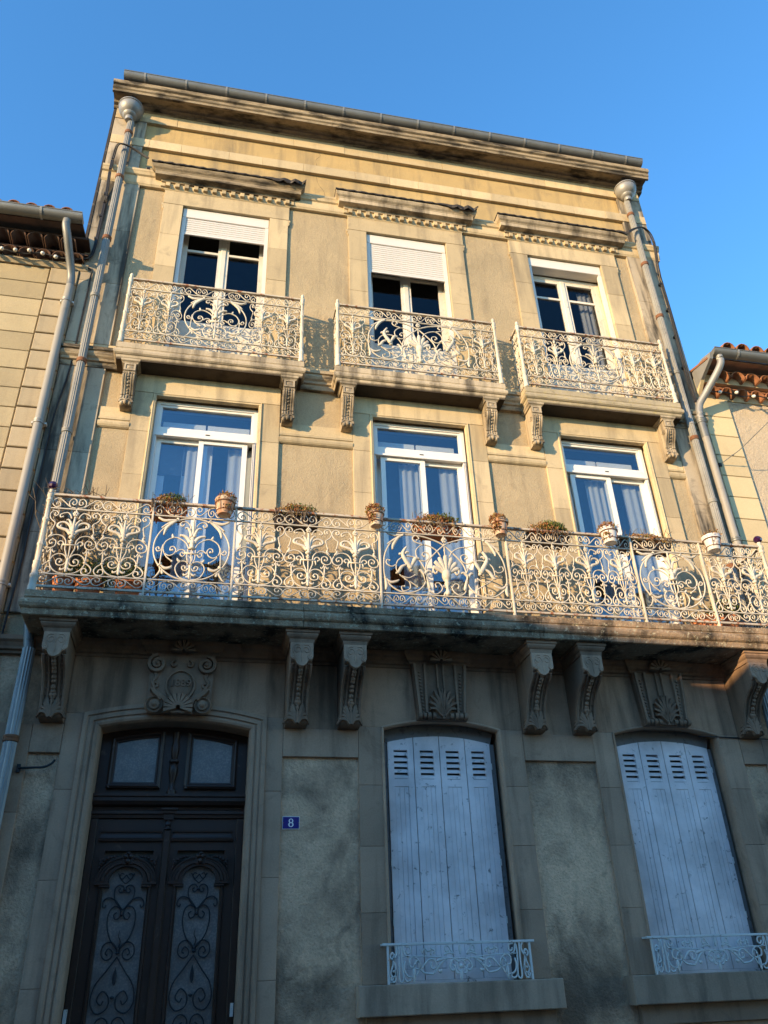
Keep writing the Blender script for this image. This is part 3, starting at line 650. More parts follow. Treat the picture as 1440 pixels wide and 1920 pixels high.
# house number
sg = thing('house_number_plate', 'small blue enamel plate with white number 8 beside the door', 'sign', (-1.516, .024, 1.8205))
MB().box(-.0800, .0800, -.004, .006, -.0565, .0565).build('plate_border', 'sign_white', sg)
MB().box(-.0755, .0755, -.0065, -.0042, -.052, .052).build('plate', 'sign_blue', sg)
m = MB()
def ring(m, cx, cz, rx, rz, tx, tz, y0, y1, n=24):
    A = [(cx + rx * math.cos(2 * math.pi * k / n), cz + rz * math.sin(2 * math.pi * k / n)) for k in range(n + 1)]; B = [(cx + (rx - tx) * math.cos(2 * math.pi * k / n), cz + (rz - tz) * math.sin(2 * math.pi * k / n)) for k in range(n + 1)]
    m.strip_xz(A, B, y0, y1)
ring(m, 0, .0165, .0215, .0200, .0105, .0055, -.0078, -.0068); ring(m, 0, -.0165, .0250, .0215, .0125, .006, -.0082, -.0072)
m.build('numeral', 'sign_white', sg)
m = MB()
for s in (-1, 1): m.lathe((s * .070, 0), -.0066, [(.004, 0), (.004, -.003)], 8, axis='y')
m.build('screw', 'rust', sg)
# ------------------------------------------------------------------ first-floor windows: white frame, fixed light above, sliding pair below
def rect_frame(m, x0, x1, z0, z1, t, y0, y1, tb=None, tt=None):
    tb = tb or t; tt = tt or t
    m.box(x0, x0 + t, y0, y1, z0, z1).box(x1 - t, x1, y0, y1, z0, z1).box(x0 + t, x1 - t, y0 + .0005, y1 - .0005, z0, z0 + tb).box(x0 + t, x1 - t, y0 + .0005, y1 - .0005, z1 - tt, z1)
    return m
def curtain(x0, x1, z0, z1, y, parent, mat='curtain', n=24, amp=.02):
    m = MB(); v = []
    for k in range(n + 1):
        x = x0 + (x1 - x0) * k / n; yy = y + amp * .5 * math.sin(k * .85) + amp * .3 * math.sin(k * .37 + 1)
        v += [(x, yy, z0), (x, yy, z1), (x, yy + .004, z1), (x, yy + .004, z0)]
    f = [(4 * k + j, 4 * k + (j + 1) % 4, 4 * k + 4 + (j + 1) % 4, 4 * k + 4 + j) for k in range(n) for j in range(4)] + [(0, 1, 2, 3), (4 * n + 3, 4 * n + 2, 4 * n + 1, 4 * n)]
    return m.add(v, f).build('curtain', mat, parent, True)
for bi, c in enumerate(BC):
    zb, zt = 3.80, 6.665
    m = MB(); rect_frame(m, c - .606, c + .606, zb, zt, .045, .10, .20)
    m.box(c - .561, c + .561, .102, .20, 6.165, 6.265)
    win = m.build('window', 'pvc', house)
    MB().box(c - .575, c + .575, .078, .0985, 6.15, 6.175).build('drip_ledge', 'pvc', win)
    MB().box(c + .0, c + .05, .095, .1015, 6.215, 6.225).build('vent_slot', 'cable_black', win)
    inst('transom_bead', rect_frame(MB(), c - .560, c + .560, 6.266, 6.619, .030, .115, .15).mesh('transom_bead', 'pvc'), win)
    MB().box(c - .529, c + .529, .13, .136, 6.297, 6.588).build('pane', 'glass', win)
    # sliding sashes, one in front of the other
    left_front = bi != 0
    for s in (-1, 1):
        front = (s == -1) == left_front
        xa, xb = (c - .56, c + .035) if s == -1 else (c - .035, c + .56)
        if bi == 0 and s == 1: xa, xb = c - .07, c + .50
        if bi and s == -1: xa, xb = c - .50, c + .065
        if bi and s == 1: xa, xb = c - .0, c + .56
        y0 = .118 if front else .158
        sash = rect_frame(MB(), xa, xb, zb + .046, 6.160, .058, y0, y0 + .036).build('sash', 'pvc', win)
        MB().box(xa + .0585, xb - .0585, y0 + .014, y0 + .020, zb + .104, 6.102).build('pane', 'glass', win)
    m = MB()
    for x in (c - .590, c - .572, c + .560, c + .578): m.box(x, x + .008, .088, .0995, zb + .05, 6.14)
    m.build('sliding_track', 'pvc', win)
    curtain(c - .24, c + .0, zb, 6.15, .25, win, n=20); curtain(c + .28, c + .56, zb, 6.15, .25, win, n=20)
    if bi == 0: MB().box(c - .60, c - .02, .26, .30, 5.72, 6.15).build('inner_blind', 'trough_dark', win)
    # old inner casement seen through the upper light
    for q in (-1, 1):
        xa, xb = sorted((c + q * .012, c + q * .52)); inst('inner_casement', rect_frame(MB(), xa, xb, 3.9, 6.5, .085, .29, .33).mesh('inner_casement', 'pvc'), win)
# ------------------------------------------------------------------ top-floor windows with roller shutters
low = (9.615, 9.375, 9.90)
for bi, c in enumerate(BC):
    rs = MB().box(c - .603, c + .603, .040, .20, 9.915, 10.095, .006)
    box_o = rs.build('roller_shutter', 'shutter_white', house)
    for s in (-1, 1):
        a, b = sorted((c + s * .603, c + s * .552)); MB().box(a, b, .045, .10, 7.24, 9.914).build('guide_rail', 'shutter_white', box_o)
    z = 9.913; sl = MB().poly_yz([(.060, -.042), (.068, -.042), (.068, -.002), (.060, -.002), (.053, -.012), (.053, -.032)], c - .551, c + .551).mesh('slat', 'shutter_white')
    n = int(round((9.913 - low[bi]) / .0425))
    for k in range(n): inst('slat', sl, box_o, (0, 0, z - .0425 * k))
    if n > 0: MB().box(c - .551, c + .551, .050, .072, z - .0425 * n - .035, z - .0425 * n - .001).build('bottom_slat', 'shutter_white', box_o)
    m = MB(); rect_frame(m, c - .609, c + .609, 7.24, 9.90, .05, .215, .28)
    win = m.build('window', 'old_white', house)
    for s in (-1, 1):
        xa, xb = sorted((c + s * .012, c + s * .558))
        m = MB(); rect_frame(m, xa, xb, 7.295, 9.85, .062, .222, .262, tb=.12)
        m.box(xa + .062, xb - .062, .224, .260, 9.435, 9.475).box(xa + .062, xb - .062, .230, .256, 7.42, 8.13)
        cs = m.build('casement', 'old_white', win)
        MB().box(xa + .063, xb - .063, .240, .245, 8.131, 9.434).build('pane', 'glass_old', win)
        MB().box(xa + .063, xb - .063, .240, .245, 9.476, 9.787).build('pane', 'glass_old', win)
    MB().box(c - .036, c + .036, .206, .2215, 7.30, 9.84, .006).build('meeting_stile', 'old_white', win)
    if bi == 2: curtain(c + .3, c + .54, 7.4, 9.8, .36, win)
# ------------------------------------------------------------------ ground-floor shutters
def shutter_leaf(c, k):
    w = .2735; x0 = c - .547 + k * w + .004; x1 = x0 + w - .008; yf, yb = .135, .170
    xm = (x0 + x1) / 2; Rr = 2.17
    top = lambda x: 2.735 + .09 - .135 - Rr + math.sqrt(Rr * Rr - (x - c) ** 2)
    sx = .062; zr0, zr1 = 2.185, 2.255      # rail under the louvres
    sl0, sl1 = 2.262, 2.545
    m = MB()
    P = [(x0, .515), (x0 + sx, .515), (x0 + sx, sl1), (x0 + sx, top(x0 + sx)), (x0, top(x0))]
    m.poly_xz(P, yf, yb)
    P = [(x1 - sx, .515), (x1, .515), (x1, top(x1)), (x1 - sx, top(x1 - sx)), (x1 - sx, sl1)]
    m.poly_xz(P, yf, yb)
    m.poly_xz([(x0 + sx, sl1), (x1 - sx, sl1), (x1 - sx, top(x1 - sx)), (x0 + sx, top(x0 + sx))], yf + .0006, yb)
    m.box(x0 + sx, x1 - sx, yf + .0006, yb, 2.185, 2.258)
    m.box(x0 + sx, x1 - sx, yf + .0006, yb, .515, .60)
    leaf = m.build('shutter_leaf', 'shutter_blue', house)
    for j in range(6):     # louvres
        z = 2.262 + j * .0565
        MB().add([(x0 + sx, yf + .002, z), (x1 - sx, yf + .002, z), (x1 - sx, yb - .002, z + .030), (x0 + sx, yb - .002, z + .030), (x0 + sx, yf + .002, z + .014), (x1 - sx, yf + .002, z + .014), (x1 - sx, yb - .002, z + .044), (x0 + sx, yb - .002, z + .044)],
                 [(0, 3, 2, 1), (4, 5, 6, 7), (0, 1, 5, 4), (1, 2, 6, 5), (2, 3, 7, 6), (3, 0, 4, 7)]).build('louvre', 'shutter_blue', leaf)
    n = 3; pw = (x1 - x0 - 2 * sx) / n
    for j in range(n):
        a = x0 + sx + j * pw
        MB().box(a + .0008, a + pw - .0008, yf + .004 + random.uniform(0, .002), yb - .005, .602, 2.183, .003).build('plank', 'shutter_blue', leaf)
    if k in (0, 3):
        xh = x0 if k == 0 else x1
        for z in (.95, 1.45, 2.36): MB().box(xh - .007, xh + .007, yf - .008, yf + .002, z, z + .06).build('hinge', 'iron_grey', leaf)
    return leaf
for bi in (1, 2):
    c = BC[bi]
    A = arc(c, .595, 2.735 + .0, .088, 18); B = [(x * .925 + c * .075, z - .13) for x, z in A]
    m = MB(); m.strip_xz(A, B, .150, .24); m.box(c - .595, c - .5495, .150, .24, .489, 2.62).box(c + .5495, c + .595, .150, .24, .489, 2.62)
    m.build('shutter_frame', 'frame_wood', house)
    MB().box(c - .549, c + .549, .125, .24, .489, .513).build('shutter_sill', 'shutter_blue', house)
    MB().box(c - .60, c + .60, .26, .28, .489, 2.84).build('shutter_backing', 'room', house)
    for k in range(4): shutter_leaf(c, k)
# ------------------------------------------------------------------ street door
c = BC[0]; YD = .20
A = arc(c, .694, 2.735, .1, 18)
# transom light
m = MB(); m.poly_xz([(c - .694, 2.10)] + [(c + .694, 2.10)] + A[::-1], YD + .06, YD + .11)
tr = m.build('door_transom', 'door_brown', house)
for s in (-1, 1):
    x0, x1 = sorted((c + s * .11, c + s * .60))
    z0 = 2.165; zt = lambda x: 2.735 + .1 - .125 - 2.458 + math.sqrt(2.458 ** 2 - (x - c) ** 2)
    n = 6; T = [(x0 + (x1 - x0) * k / n, zt(x0 + (x1 - x0) * k / n)) for k in range(n + 1)]
    path = [(x0, z0), *T, (x1, z0), (x0, z0)]
    MB().mould(path, [(.0, YD + .06), (.0, YD + .02), (.018, YD + .008), (.032, YD + .014), (.045, YD + .035), (.058, YD + .038), (.058, YD + .06)], XZ).build('transom_frame', 'door_brown', tr)
    P = [(x0 + .055, z0 + .055), (x1 - .055, z0 + .055)] + [(x1 - .055, zt(x1) - .055), ((x0 + x1) / 2, zt((x0 + x1) / 2) - .055), (x0 + .055, zt(x0) - .055)]
    MB().poly_xz(P, YD + .050, YD + .0595).build('pane', 'glass_obscure', tr)
MB().lathe(c, YD + .045, [(0.0473, 2.10), (0.0473, 2.145), (0.0297, 2.152), (0.0270, 2.175), (0.0189, 2.19), (0.0216, 2.22), (0.0405, 2.30), (0.0459, 2.35), (0.0378, 2.385), (0.0243, 2.40), (0.0459, 2.412), (0.0459, 2.428), (0.0243, 2.44), (0.0351, 2.49), (0.0405, 2.56), (0.0270, 2.62), (0.0324, 2.66), (0.0378, 2.70)], 14).build('baluster', 'door_brown', tr, True)
MB().mould([(c - .694, YD + .05), (c + .694, YD + .05)], [(-.06, 1.90), (.012, 1.90), (.016, 1.925), (.03, 1.935), (.03, 1.96), (.008, 1.97), (.012, 1.995), (.06, 2.01), (.075, 2.03), (.085, 2.04), (.085, 2.07), (.10, 2.08), (.10, 2.10), (-.06, 2.11)], XY).build('door_transom_rail', 'door_brown', house)
MB().mould([(c - .045, YD + .05), (c - .045, YD + .03), (c + .045, YD + .03), (c + .045, YD + .05)], [(-.02, 1.885), (.0, 1.885), (.002, 1.93), (.016, 1.94), (.018, 1.96), (.03, 1.97), (.03, 1.985), (-.02, 1.985)], XY).build('transom_block', 'door_brown', house)
for s in (-1, 1):
    a, b = sorted((c + s * .694, c + s * .63)); MB().box(a, b, YD + .045, YD + .14, GZ + .14, 1.898, .006).build('door_post', 'door_brown', house)
def heart(m, cx, zt, w, h, y):       # wrought iron heart scroll opening downwards
    for s in (-1, 1):
        m.strap([(cx, zt - h), (cx + s * w * .35, zt - h * .72), (cx + s * w * .5, zt - h * .40), (cx + s * w * .47, zt - h * .12), (cx + s * w * .28, zt), (cx + s * w * .08, zt - h * .07), (cx + s * w * .07, zt - h * .24), (cx + s * w * .22, zt - h * .30), (cx + s * w * .30, zt - h * .2), (cx + s * w * .2, zt - h * .14)], .0055, .006, 4, y=y)
    m.ell(cx, y - .006, zt - h * .2, .016, .012, .012)
for s in (-1, 1):
    x0, x1 = sorted((c + s * .012, c + s * .628)); xm = (x0 + x1) / 2
    m = MB().box(x0, x0 + .095, YD + .06, YD + .105, GZ + .15, 1.896).box(x1 - .095, x1, YD + .06, YD + .105, GZ + .15, 1.896)
    m.box(x0 + .095, x1 - .095, YD + .061, YD + .104, 1.62, 1.895).box(x0 + .095, x1 - .095, YD + .061, YD + .104, -.45, -.25).box(x0 + .095, x1 - .095, YD + .061, YD + .104, GZ + .15, -1.0).box(x0 + .095, x1 - .095, YD + .08, YD + .1, -1.0, -.45)
    lf = m.build('door_leaf', 'door_brown', house)
    MB().mould([(x0 + .05, YD + .07), (x0 + .05, YD + .06), (x1 - .05, YD + .06), (x1 - .05, YD + .07)], [(-.02, 1.70), (.025, 1.70), (.028, 1.715), (.014, 1.73), (.004, 1.755), (.003, 1.77), (.016, 1.775), (.018, 1.79), (-.02, 1.79)], XY).build('cornice_moulding', 'door_brown', lf)
    # arched head over the glass
    hw = .205
    Ao = [(xm + (hw + .05) * math.cos(a), 1.36 + .20 * math.sin(a)) for a in [math.pi * (1 - k / 18) for k in range(19)]]
    Ai = [(xm + (hw - .055) * math.cos(a), 1.36 + .125 * math.sin(a)) for a in [math.pi * (1 - k / 18) for k in range(19)]]
    m = MB(); m.strip_xz(Ao, Ai, YD + .022, YD + .08)
    Am = [(x * .5 + u * .5, z * .5 + v * .5) for (x, z), (u, v) in zip(Ao, Ai)]
    m.strap([(x, z) for x, z in Am], .018, .014, 1, y=YD + .02); m.strap(Ao, .008, .012, 1, y=YD + .02)
    for q in (-1, 1): m.box(xm + q * .205 - .062, xm + q * .205 + .062, YD + .018, YD + .08, 1.335, 1.362); m.box(xm + q * .18 - .045, xm + q * .18 + .045, YD + .026, YD + .08, 1.315, 1.334)
    m.build('arched_head', 'door_brown', lf)
    m = MB(); m.poly_xz([(xm - .045, 1.50), (xm + .045, 1.50), (xm + .05, 1.575), (xm, 1.61), (xm - .05, 1.575)], YD + .008, YD + .05)
    for dx, dz, r in ((-.022, 1.565, .022), (.022, 1.565, .022), (0, 1.525, .026), (0, 1.59, .014)): m.ell(xm + dx, YD + .006, dz, r, r * .8, r)
    m.build('head_key', 'door_brown', lf, True)
    for q in (-1, 1):     # carved spandrels
        m = MB(); m.poly_xz([(xm + q * .08, 1.575), (xm + q * .252, 1.575), (xm + q * .252, 1.43), (xm + q * .23, 1.49), (xm + q * .17, 1.545)][::q if q > 0 else -1] if False else [(xm + q * .08, 1.575), (xm + q * .252, 1.575), (xm + q * .252, 1.43), (xm + q * .23, 1.49), (xm + q * .17, 1.545)], YD + .034, YD + .0605)
        for k in range(5): m.ell(xm + q * (.12 + .028 * k), YD + .03, 1.562 - .003 * k * k, .016, .012, .011, 6, 4)
        for k in range(3): m.ell(xm + q * .240, YD + .03, 1.53 - .028 * k, .011, .012, .014, 6, 4)
        m.build('carved_spandrel', 'door_brown', lf, True)
    # glazed panel with iron scrollwork
    xa, xb = x0 + .095, x1 - .095
    MB().poly_xz([(xa, -.25), (xb, -.25), (xb, 1.33)] + [(xm + .17 * math.cos(a), 1.35 + .14 * math.sin(a)) for a in [math.pi * k / 10 for k in range(11)]] + [(xa, 1.33)], YD + .084, YD + .088).build('pane', 'glass_obscure', lf)
    MB().mould([(xa, -.25), (xa, 1.315)], [(-.012, YD + .062), (-.006, YD + .045), (.010, YD + .042), (.022, YD + .06), (.024, YD + .084), (-.012, YD + .084)], XZ).build('panel_moulding', 'door_brown', lf)
    MB().mould([(xb, 1.315), (xb, -.25)], [(-.012, YD + .062), (-.006, YD + .045), (.010, YD + .042), (.022, YD + .06), (.024, YD + .084), (-.012, YD + .084)], XZ).build('panel_moulding', 'door_brown', lf)
    yg = YD + .066
    g = MB(); heart(g, xm, 1.335, .17, .20, yg)
    for q in (-1, 1):
        g.strap([(xm + q * .01, 1.135), (xm + q * .06, 1.205), (xm + q * .12, 1.235), (xm + q * .165, 1.215), (xm + q * .175, 1.17), (xm + q * .155, 1.155), (xm + q * .145, 1.175)], .0055, .006, 4, y=yg)
        g.strap([(xm, 1.42), (xm + q * .03, 1.385), (xm + q * .055, 1.40), (xm + q * .045, 1.43), (xm + q * .02, 1.425)], .0045, .005, 4, y=yg); g.strap([(xm, 1.345), (xm + q * .04, 1.38), (xm + q * .07, 1.43)], .0045, .005, 4, y=yg)
    g.build('grille_scroll', 'cable_black', lf, True)
    g = MB(); heart(g, xm, 1.165, .23, .35, yg); g.strap([(xm, .84), (xm + .012, .89), (xm - .008, .93), (xm, .98)], .007, .006, 4, lambda t: 1 - .8 * t, y=yg); g.build('grille_scroll', 'cable_black', lf, True)
    g = MB()
    for q in (-1, 1):
        g.strap([(xm + q * .01, .80), (xm + q * .02, .85), (xm + q * .07, .885), (xm + q * .125, .86), (xm + q * .135, .79), (xm + q * .095, .75), (xm + q * .05, .765), (xm + q * .045, .81), (xm + q * .08, .835), (xm + q * .10, .80), (xm + q * .08, .785)], .0055, .006, 4, y=yg)
        g.strap([(xm, .77), (xm + q * .08, .66), (xm + q * .155, .56), (xm + q * .175, .44), (xm + q * .12, .36), (xm + q * .04, .39), (xm + q * .03, .47), (xm + q * .085, .52), (xm + q * .125, .46), (xm + q * .09, .42), (xm + q * .07, .45)], .0055, .006, 4, y=yg)
    for zz in (.80, .47): g.ell(xm, yg - .006, zz, .018, .012, .012)
    g.strap([(xm, .56), (xm, .62), (xm, .70)], .016, .006, 4, lambda t: math.sin(math.pi * (.1 + .9 * t)), y=yg)
    g.build('grille_scroll', 'cable_black', lf, True)
    g = MB(); heart(g, xm, .33, .26, .40, yg); heart(g, xm, -.02, .2, .2, yg); g.build('grille_scroll', 'cable_black', lf, True)
m = MB().box(c - .034, c + .034, YD + .028, YD + .0595, GZ + .15, 1.80, .012); m.lathe(c, YD + .035, [(.034, 1.80), (.030, 1.81), (.018, 1.815), (.018, 1.825), (.028, 1.84), (.022, 1.86), (.006, 1.88)], 8)
m.build('meeting_stile', 'door_brown', house)
MB().box(c - .85, c + .85, .305, .42, GZ + .14, 2.84).build('door_backing', 'room', house)
m = MB(); m.lathe((c + .07, -.1), YD + .06, [(.02, 0), (.02, -.01), (.01, -.012), (.01, -.04), (.03, -.05), (.03, -.075), (.01, -.085)], 14, axis='y'); m.build('door_knob', 'zinc_light', house, True)
for q in (-1, 1): MB().box(c + q * .672 - .013, c + q * .672 + .013, YD + .0, YD + .046, .30, .40).build('door_hinge', 'iron_grey', house)
# ------------------------------------------------------------------ cast and wrought iron railings
LY = {}
LW = .0068; LD = .008
def half(strokes, name, mat='iron_white'):
    out = []
    for s in (1, -1):
        m = MB()
        for pts, kw in strokes: m.strap(pts, kw.get('w', LW), kw.get('d', LD), kw.get('sub', 4), kw.get('wf'), y=kw.get('y', 0), sx=s, ball=kw.get('ball', 0))
        out.append(m.mesh(name, mat, 'full'))
    return out
leafw = lambda t: .3 + .75 * math.sin(math.pi * min(1, t * .85 + .08))
tipw = lambda t: 1.3 - 1.05 * t
K_ = lambda **k: k
LY['volute'] = half([([(0, 0), (.078, .015), (.134, .056), (.161, .118), (.142, .18), (.093, .210), (.041, .200), (.010, .155), (.022, .108), (.062, .088), (.098, .105), (.100, .145), (.068, .158), (.052, .135), (.066, .125)], K_(ball=.013)),
                     ([(.160, .125), (.202, .10), (.230, .056), (.212, .014), (.168, .004), (.140, .030), (.152, .065), (.182, .062), (.188, .04)], K_(ball=.012)),
                     ([(.145, .128), (.178, .128)], K_(w=.009, d=.013))], 'volute')
LY['arm_scroll'] = half([([(.045, .312), (.052, .36), (.090, .403), (.158, .412), (.215, .375), (.238, .33), (.226, .285), (.182, .268), (.142, .292), (.138, .342), (.168, .362), (.198, .342), (.188, .312), (.170, .320)], K_(ball=.012)),
                         ([(.052, .30), (.076, .343), (.104, .345), (.117, .322), (.100, .308)], K_(w=.007, ball=.010)),
                         ([(.220, .365), (.206, .395), (.190, .42), (.205, .455)], K_(w=.012, wf=leafw)),
                         ([(.163, .135), (.166, .20), (.168, .265)], K_(w=.008)),
                         ([(.167, .262), (.185, .235), (.200, .222), (.205, .235)], K_(w=.008, wf=tipw, ball=.007)), ([(.167, .262), (.150, .235), (.135, .222), (.130, .235)], K_(w=.008, wf=tipw, ball=.007))], 'arm_scroll')
LY['upper_scroll'] = half([([(.205, .43), (.186, .50), (.180, .545), (.200, .562), (.228, .59), (.240, .632), (.224, .668), (.188, .676), (.164, .652), (.176, .625), (.198, .632), (.194, .65)], K_(ball=.011)),
                           ([(.035, .60), (.046, .635), (.074, .664), (.118, .655), (.145, .635), (.136, .61), (.116, .618)], K_(ball=.010))], 'upper_scroll')
m = MB()
m.strap([(-.080, .310), (.080, .310)], .0085, .012, 1)
for x in (-.045, 0, .045): m.strap([(x * .25, .175), (x * .75, .235), (x, .27), (x, .31)], .0065, .0075, 3)
for s in (-1, 1): m.strap([(s * .072, .306), (s * .078, .275), (s * .072, .255)], .008, .009, 3, tipw)
m.strap([(0, 0.02), (0, .09), (0, .175)], .012, .011, 3, lambda t: .5 + math.sin(math.pi * t))
for s in (-1, 1): m.strap([(0, .085), (s * .02, .055), (s * .05, .045), (s * .058, .062)], .011, .010, 3, leafw)
m.strap([(0, .08), (0, .05), (0, .02)], .016, .012, 3, leafw)
m.box(-.018, .018, -.013, .013, .325, .335).box(-.024, .024, -.015, .015, .343, .353).box(-.009, .009, -.009, .009, .31, .40)
LY['frame'] = m.mesh('lyre_motif', 'iron_white', 'full')
m = MB()
m.lathe(0, 0, [(.018, .375), (.030, .388), (.030, .40), (.020, .412), (.034, .44), (.028, .455)], 10)
for s in (-1, 1):
    m.strap([(s * .012, .42), (s * .05, .462), (s * .095, .478), (s * .135, .492), (s * .150, .512), (s * .138, .528)], .019, .016, 4, lambda t: 1.15 - .75 * t, y=-.006)
    m.strap([(s * .010, .44), (s * .032, .51), (s * .072, .548), (s * .115, .552), (s * .148, .532), (s * .150, .502), (s * .125, .497), (s * .120, .517)], .011, .012, 4, lambda t: 1.3 - .5 * t, y=-.004, ball=.010)
    m.strap([(s * .006, .45), (s * .022, .53), (s * .055, .58), (s * .075, .572)], .016, .013, 4, lambda t: 1.1 - .8 * t, y=-.010)
m.strap([(0, .43), (0, .52), (0, .605)], .020, .014, 4, lambda t: 1.2 - .8 * t, y=-.012)
LY['palmette'] = m.mesh('palmette', 'iron_white', 'full')
m = MB()
for k in range(6):
    a = 2 * math.pi * k / 6; m.ell(.017 * math.cos(a), -.012, .652 + .017 * math.sin(a), .014, .009, .014, 7, 4)
m.ell(0, -.02, .652, .009, .009, .009, 7, 4); m.strap([(0, .60), (0, .64)], .011, .009, 2); m.strap([(0, .66), (0, .70)], .008, .008, 2)
LY['rosette'] = m.mesh('rosette', 'iron_white', 'full')
def frieze(flip):
    f = (lambda z: .13 - z) if flip else (lambda z: z)
    res = []
    for s in (1, -1):
        m = MB()
        for pts in ([(.004, .008), (.068, .022), (.130, .072), (.185, .108), (.232, .085), (.238, .040), (.200, .010), (.165, .024), (.170, .058), (.198, .062), (.203, .042)],
                    [(.055, .016), (.080, .045), (.078, .085), (.048, .112), (.018, .098), (.011, .065), (.030, .044), (.052, .058), (.044, .076)]):
            m.strap([(x, f(z)) for x, z in pts], .0058, .007, 4, sx=s, ball=.008)
        res.append(m.mesh('frieze_scroll', 'iron_white', 'full'))
    return res
FR = {False: frieze(False), True: frieze(True)}
# round medallion panel (designed 0.84 wide, 0.70 high)
MD = {}
m = MB(); n = 48
m.strap([(.39 * math.cos(2 * math.pi * k / n), .35 + .346 * math.sin(2 * math.pi * k / n)) for k in range(n + 1)], .0085, .0095, 1); MD['ring'] = m.mesh('medallion', 'iron_white', 'full')
MD['scroll'] = half([([(.030, .345), (.062, .412), (.130, .458), (.190, .467), (.262, .428), (.292, .362), (.280, .30), (.230, .264), (.180, .284), (.160, .33), (.182, .364), (.215, .358), (.218, .325), (.195, .328)], K_(ball=.013)),
                     ([(.295, .38), (.310, .32), (.345, .305), (.362, .335), (.340, .352), (.330, .335)], K_(ball=.011)),
                     ([(.275, .295), (.25, .25), (.19, .205)], K_(w=.007, ball=.013)),
                     ([(.300, .34), (.304, .25), (.308, .16)], K_(w=.0065)),
                     ([(.055, .30), (.080, .332), (.118, .335), (.160, .305)], K_()), ([(.055, .30), (.085, .262), (.112, .285), (.095, .31), (.08, .296)], K_(ball=.009)),
                     ([(.190, .467), (.205, .48), (.212, .505)], K_(w=.013, wf=leafw))], 'scroll')
MD['volute'] = half([([(.0, .006), (.100, .036), (.148, .12), (.128, .185), (.080, .212), (.034, .20), (.006, .158), (.032, .112), (.072, .118), (.082, .152), (.052, .158), (.046, .14)], K_(ball=.013)),
                     ([(.095, .208), (.125, .215), (.138, .24)], K_(w=.012, wf=leafw))], 'volute')
MD['corner_leaf'] = half([([(.165, .672), (.22, .635), (.28, .57), (.300, .49)], K_(w=.019, d=.013, wf=leafw)), ([(.165, .672), (.25, .66), (.31, .655), (.375, .685)], K_(w=.017, d=.013, wf=leafw)), ([(.17, .67), (.26, .625), (.33, .57)], K_(w=.013, d=.011, wf=leafw)), ([(.150, .66), (.180, .69)], K_(w=.012, d=.014))], 'corner_leaf')
MD['tail_leaf'] = half([([(.308, .16), (.25, .125), (.20, .135), (.185, .155)], K_(w=.016, d=.012, wf=leafw)), ([(.308, .16), (.295, .10), (.335, .03), (.36, .012)], K_(w=.013, wf=tipw)), ([(.308, .16), (.275, .08), (.27, .06)], K_(w=.014, wf=leafw)), ([(.29, .175), (.326, .145)], K_(w=.014, d=.014))], 'tail_leaf')
m = MB()
for s in (-1, 1):
    m.strap([(s * .02, .415), (s * .05, .462), (s * .09, .488), (s * .135, .492)], .022, .015, 4, lambda t: 1.1 - .6 * t, y=-.008)
    m.strap([(s * .01, .48), (s * .035, .55), (s * .06, .578), (s * .085, .575)], .019, .014, 4, lambda t: 1.1 - .7 * t, y=-.01)
    m.strap([(s * .015, .54), (s * .04, .62), (s * .085, .655), (s * .130, .645), (s * .138, .615), (s * .112, .602), (s * .10, .62)], .0075, .009, 4, ball=.011)
m.lathe(0, 0, [(.02, .345), (.034, .352), (.034, .366), (.02, .372), (.03, .40), (.034, .43), (.022, .45)], 10)
m.strap([(0, .42), (0, .56), (0, .692)], .019, .013, 4, lambda t: 1.2 - .75 * t, y=-.01)
m.strap([(-.075, .300), (.075, .300)], .009, .013, 1)
for x in (-.04, 0, .04): m.strap([(x * .3, .17), (x, .24), (x, .345)], .0065, .008, 3)
for s in (-1, 1): m.strap([(0, .10), (s * .025, .07), (s * .055, .062), (s * .06, .078)], .011, .010, 3, leafw)
m.strap([(0, .17), (0, .09), (0, .02)], .014, .012, 3, leafw)
MD['palmette'] = m.mesh('palmette', 'iron_white', 'full')
# wide centre panel (designed 1.43 wide)
CP = {}
CP['ring'] = half([([(-.46, .685), (-.545, .635), (-.615, .558), (-.678, .405), (-.676, .163), (-.563, .04), (-.434, .010), (-.31, .05), (-.237, .145), (-.232, .26), (-.20, .378), (-.10, .497), (.026, .607), (.196, .672), (.34, .690), (.46, .685)], K_(w=.0085, d=.0095, y=.0))], 'ring_strap')
CP['scroll'] = half([([(.05, .455), (.09, .52), (.165, .566), (.25, .577), (.32, .512), (.316, .43), (.25, .385), (.19, .415), (.184, .472), (.23, .492), (.256, .46), (.232, .443)], K_(ball=.013)),
                     ([(.23, .578), (.33, .61), (.352, .655), (.315, .685), (.28, .655), (.305, .632)], K_(ball=.011)),
                     ([(.22, .26), (.30, .40), (.43, .432), (.53, .372), (.55, .27), (.505, .20), (.42, .14), (.41, .06), (.485, .028), (.502, .075), (.47, .082)], K_(ball=.012)),
                     ([(.505, .20), (.42, .18), (.35, .215)], K_(w=.007, ball=.011)), ([(.47, .17), (.38, .12), (.33, .085)], K_(w=.007, ball=.011)),
                     ([(.545, .33), (.60, .30), (.655, .33), (.65, .375), (.62, .37)], K_(ball=.011))], 'scroll')
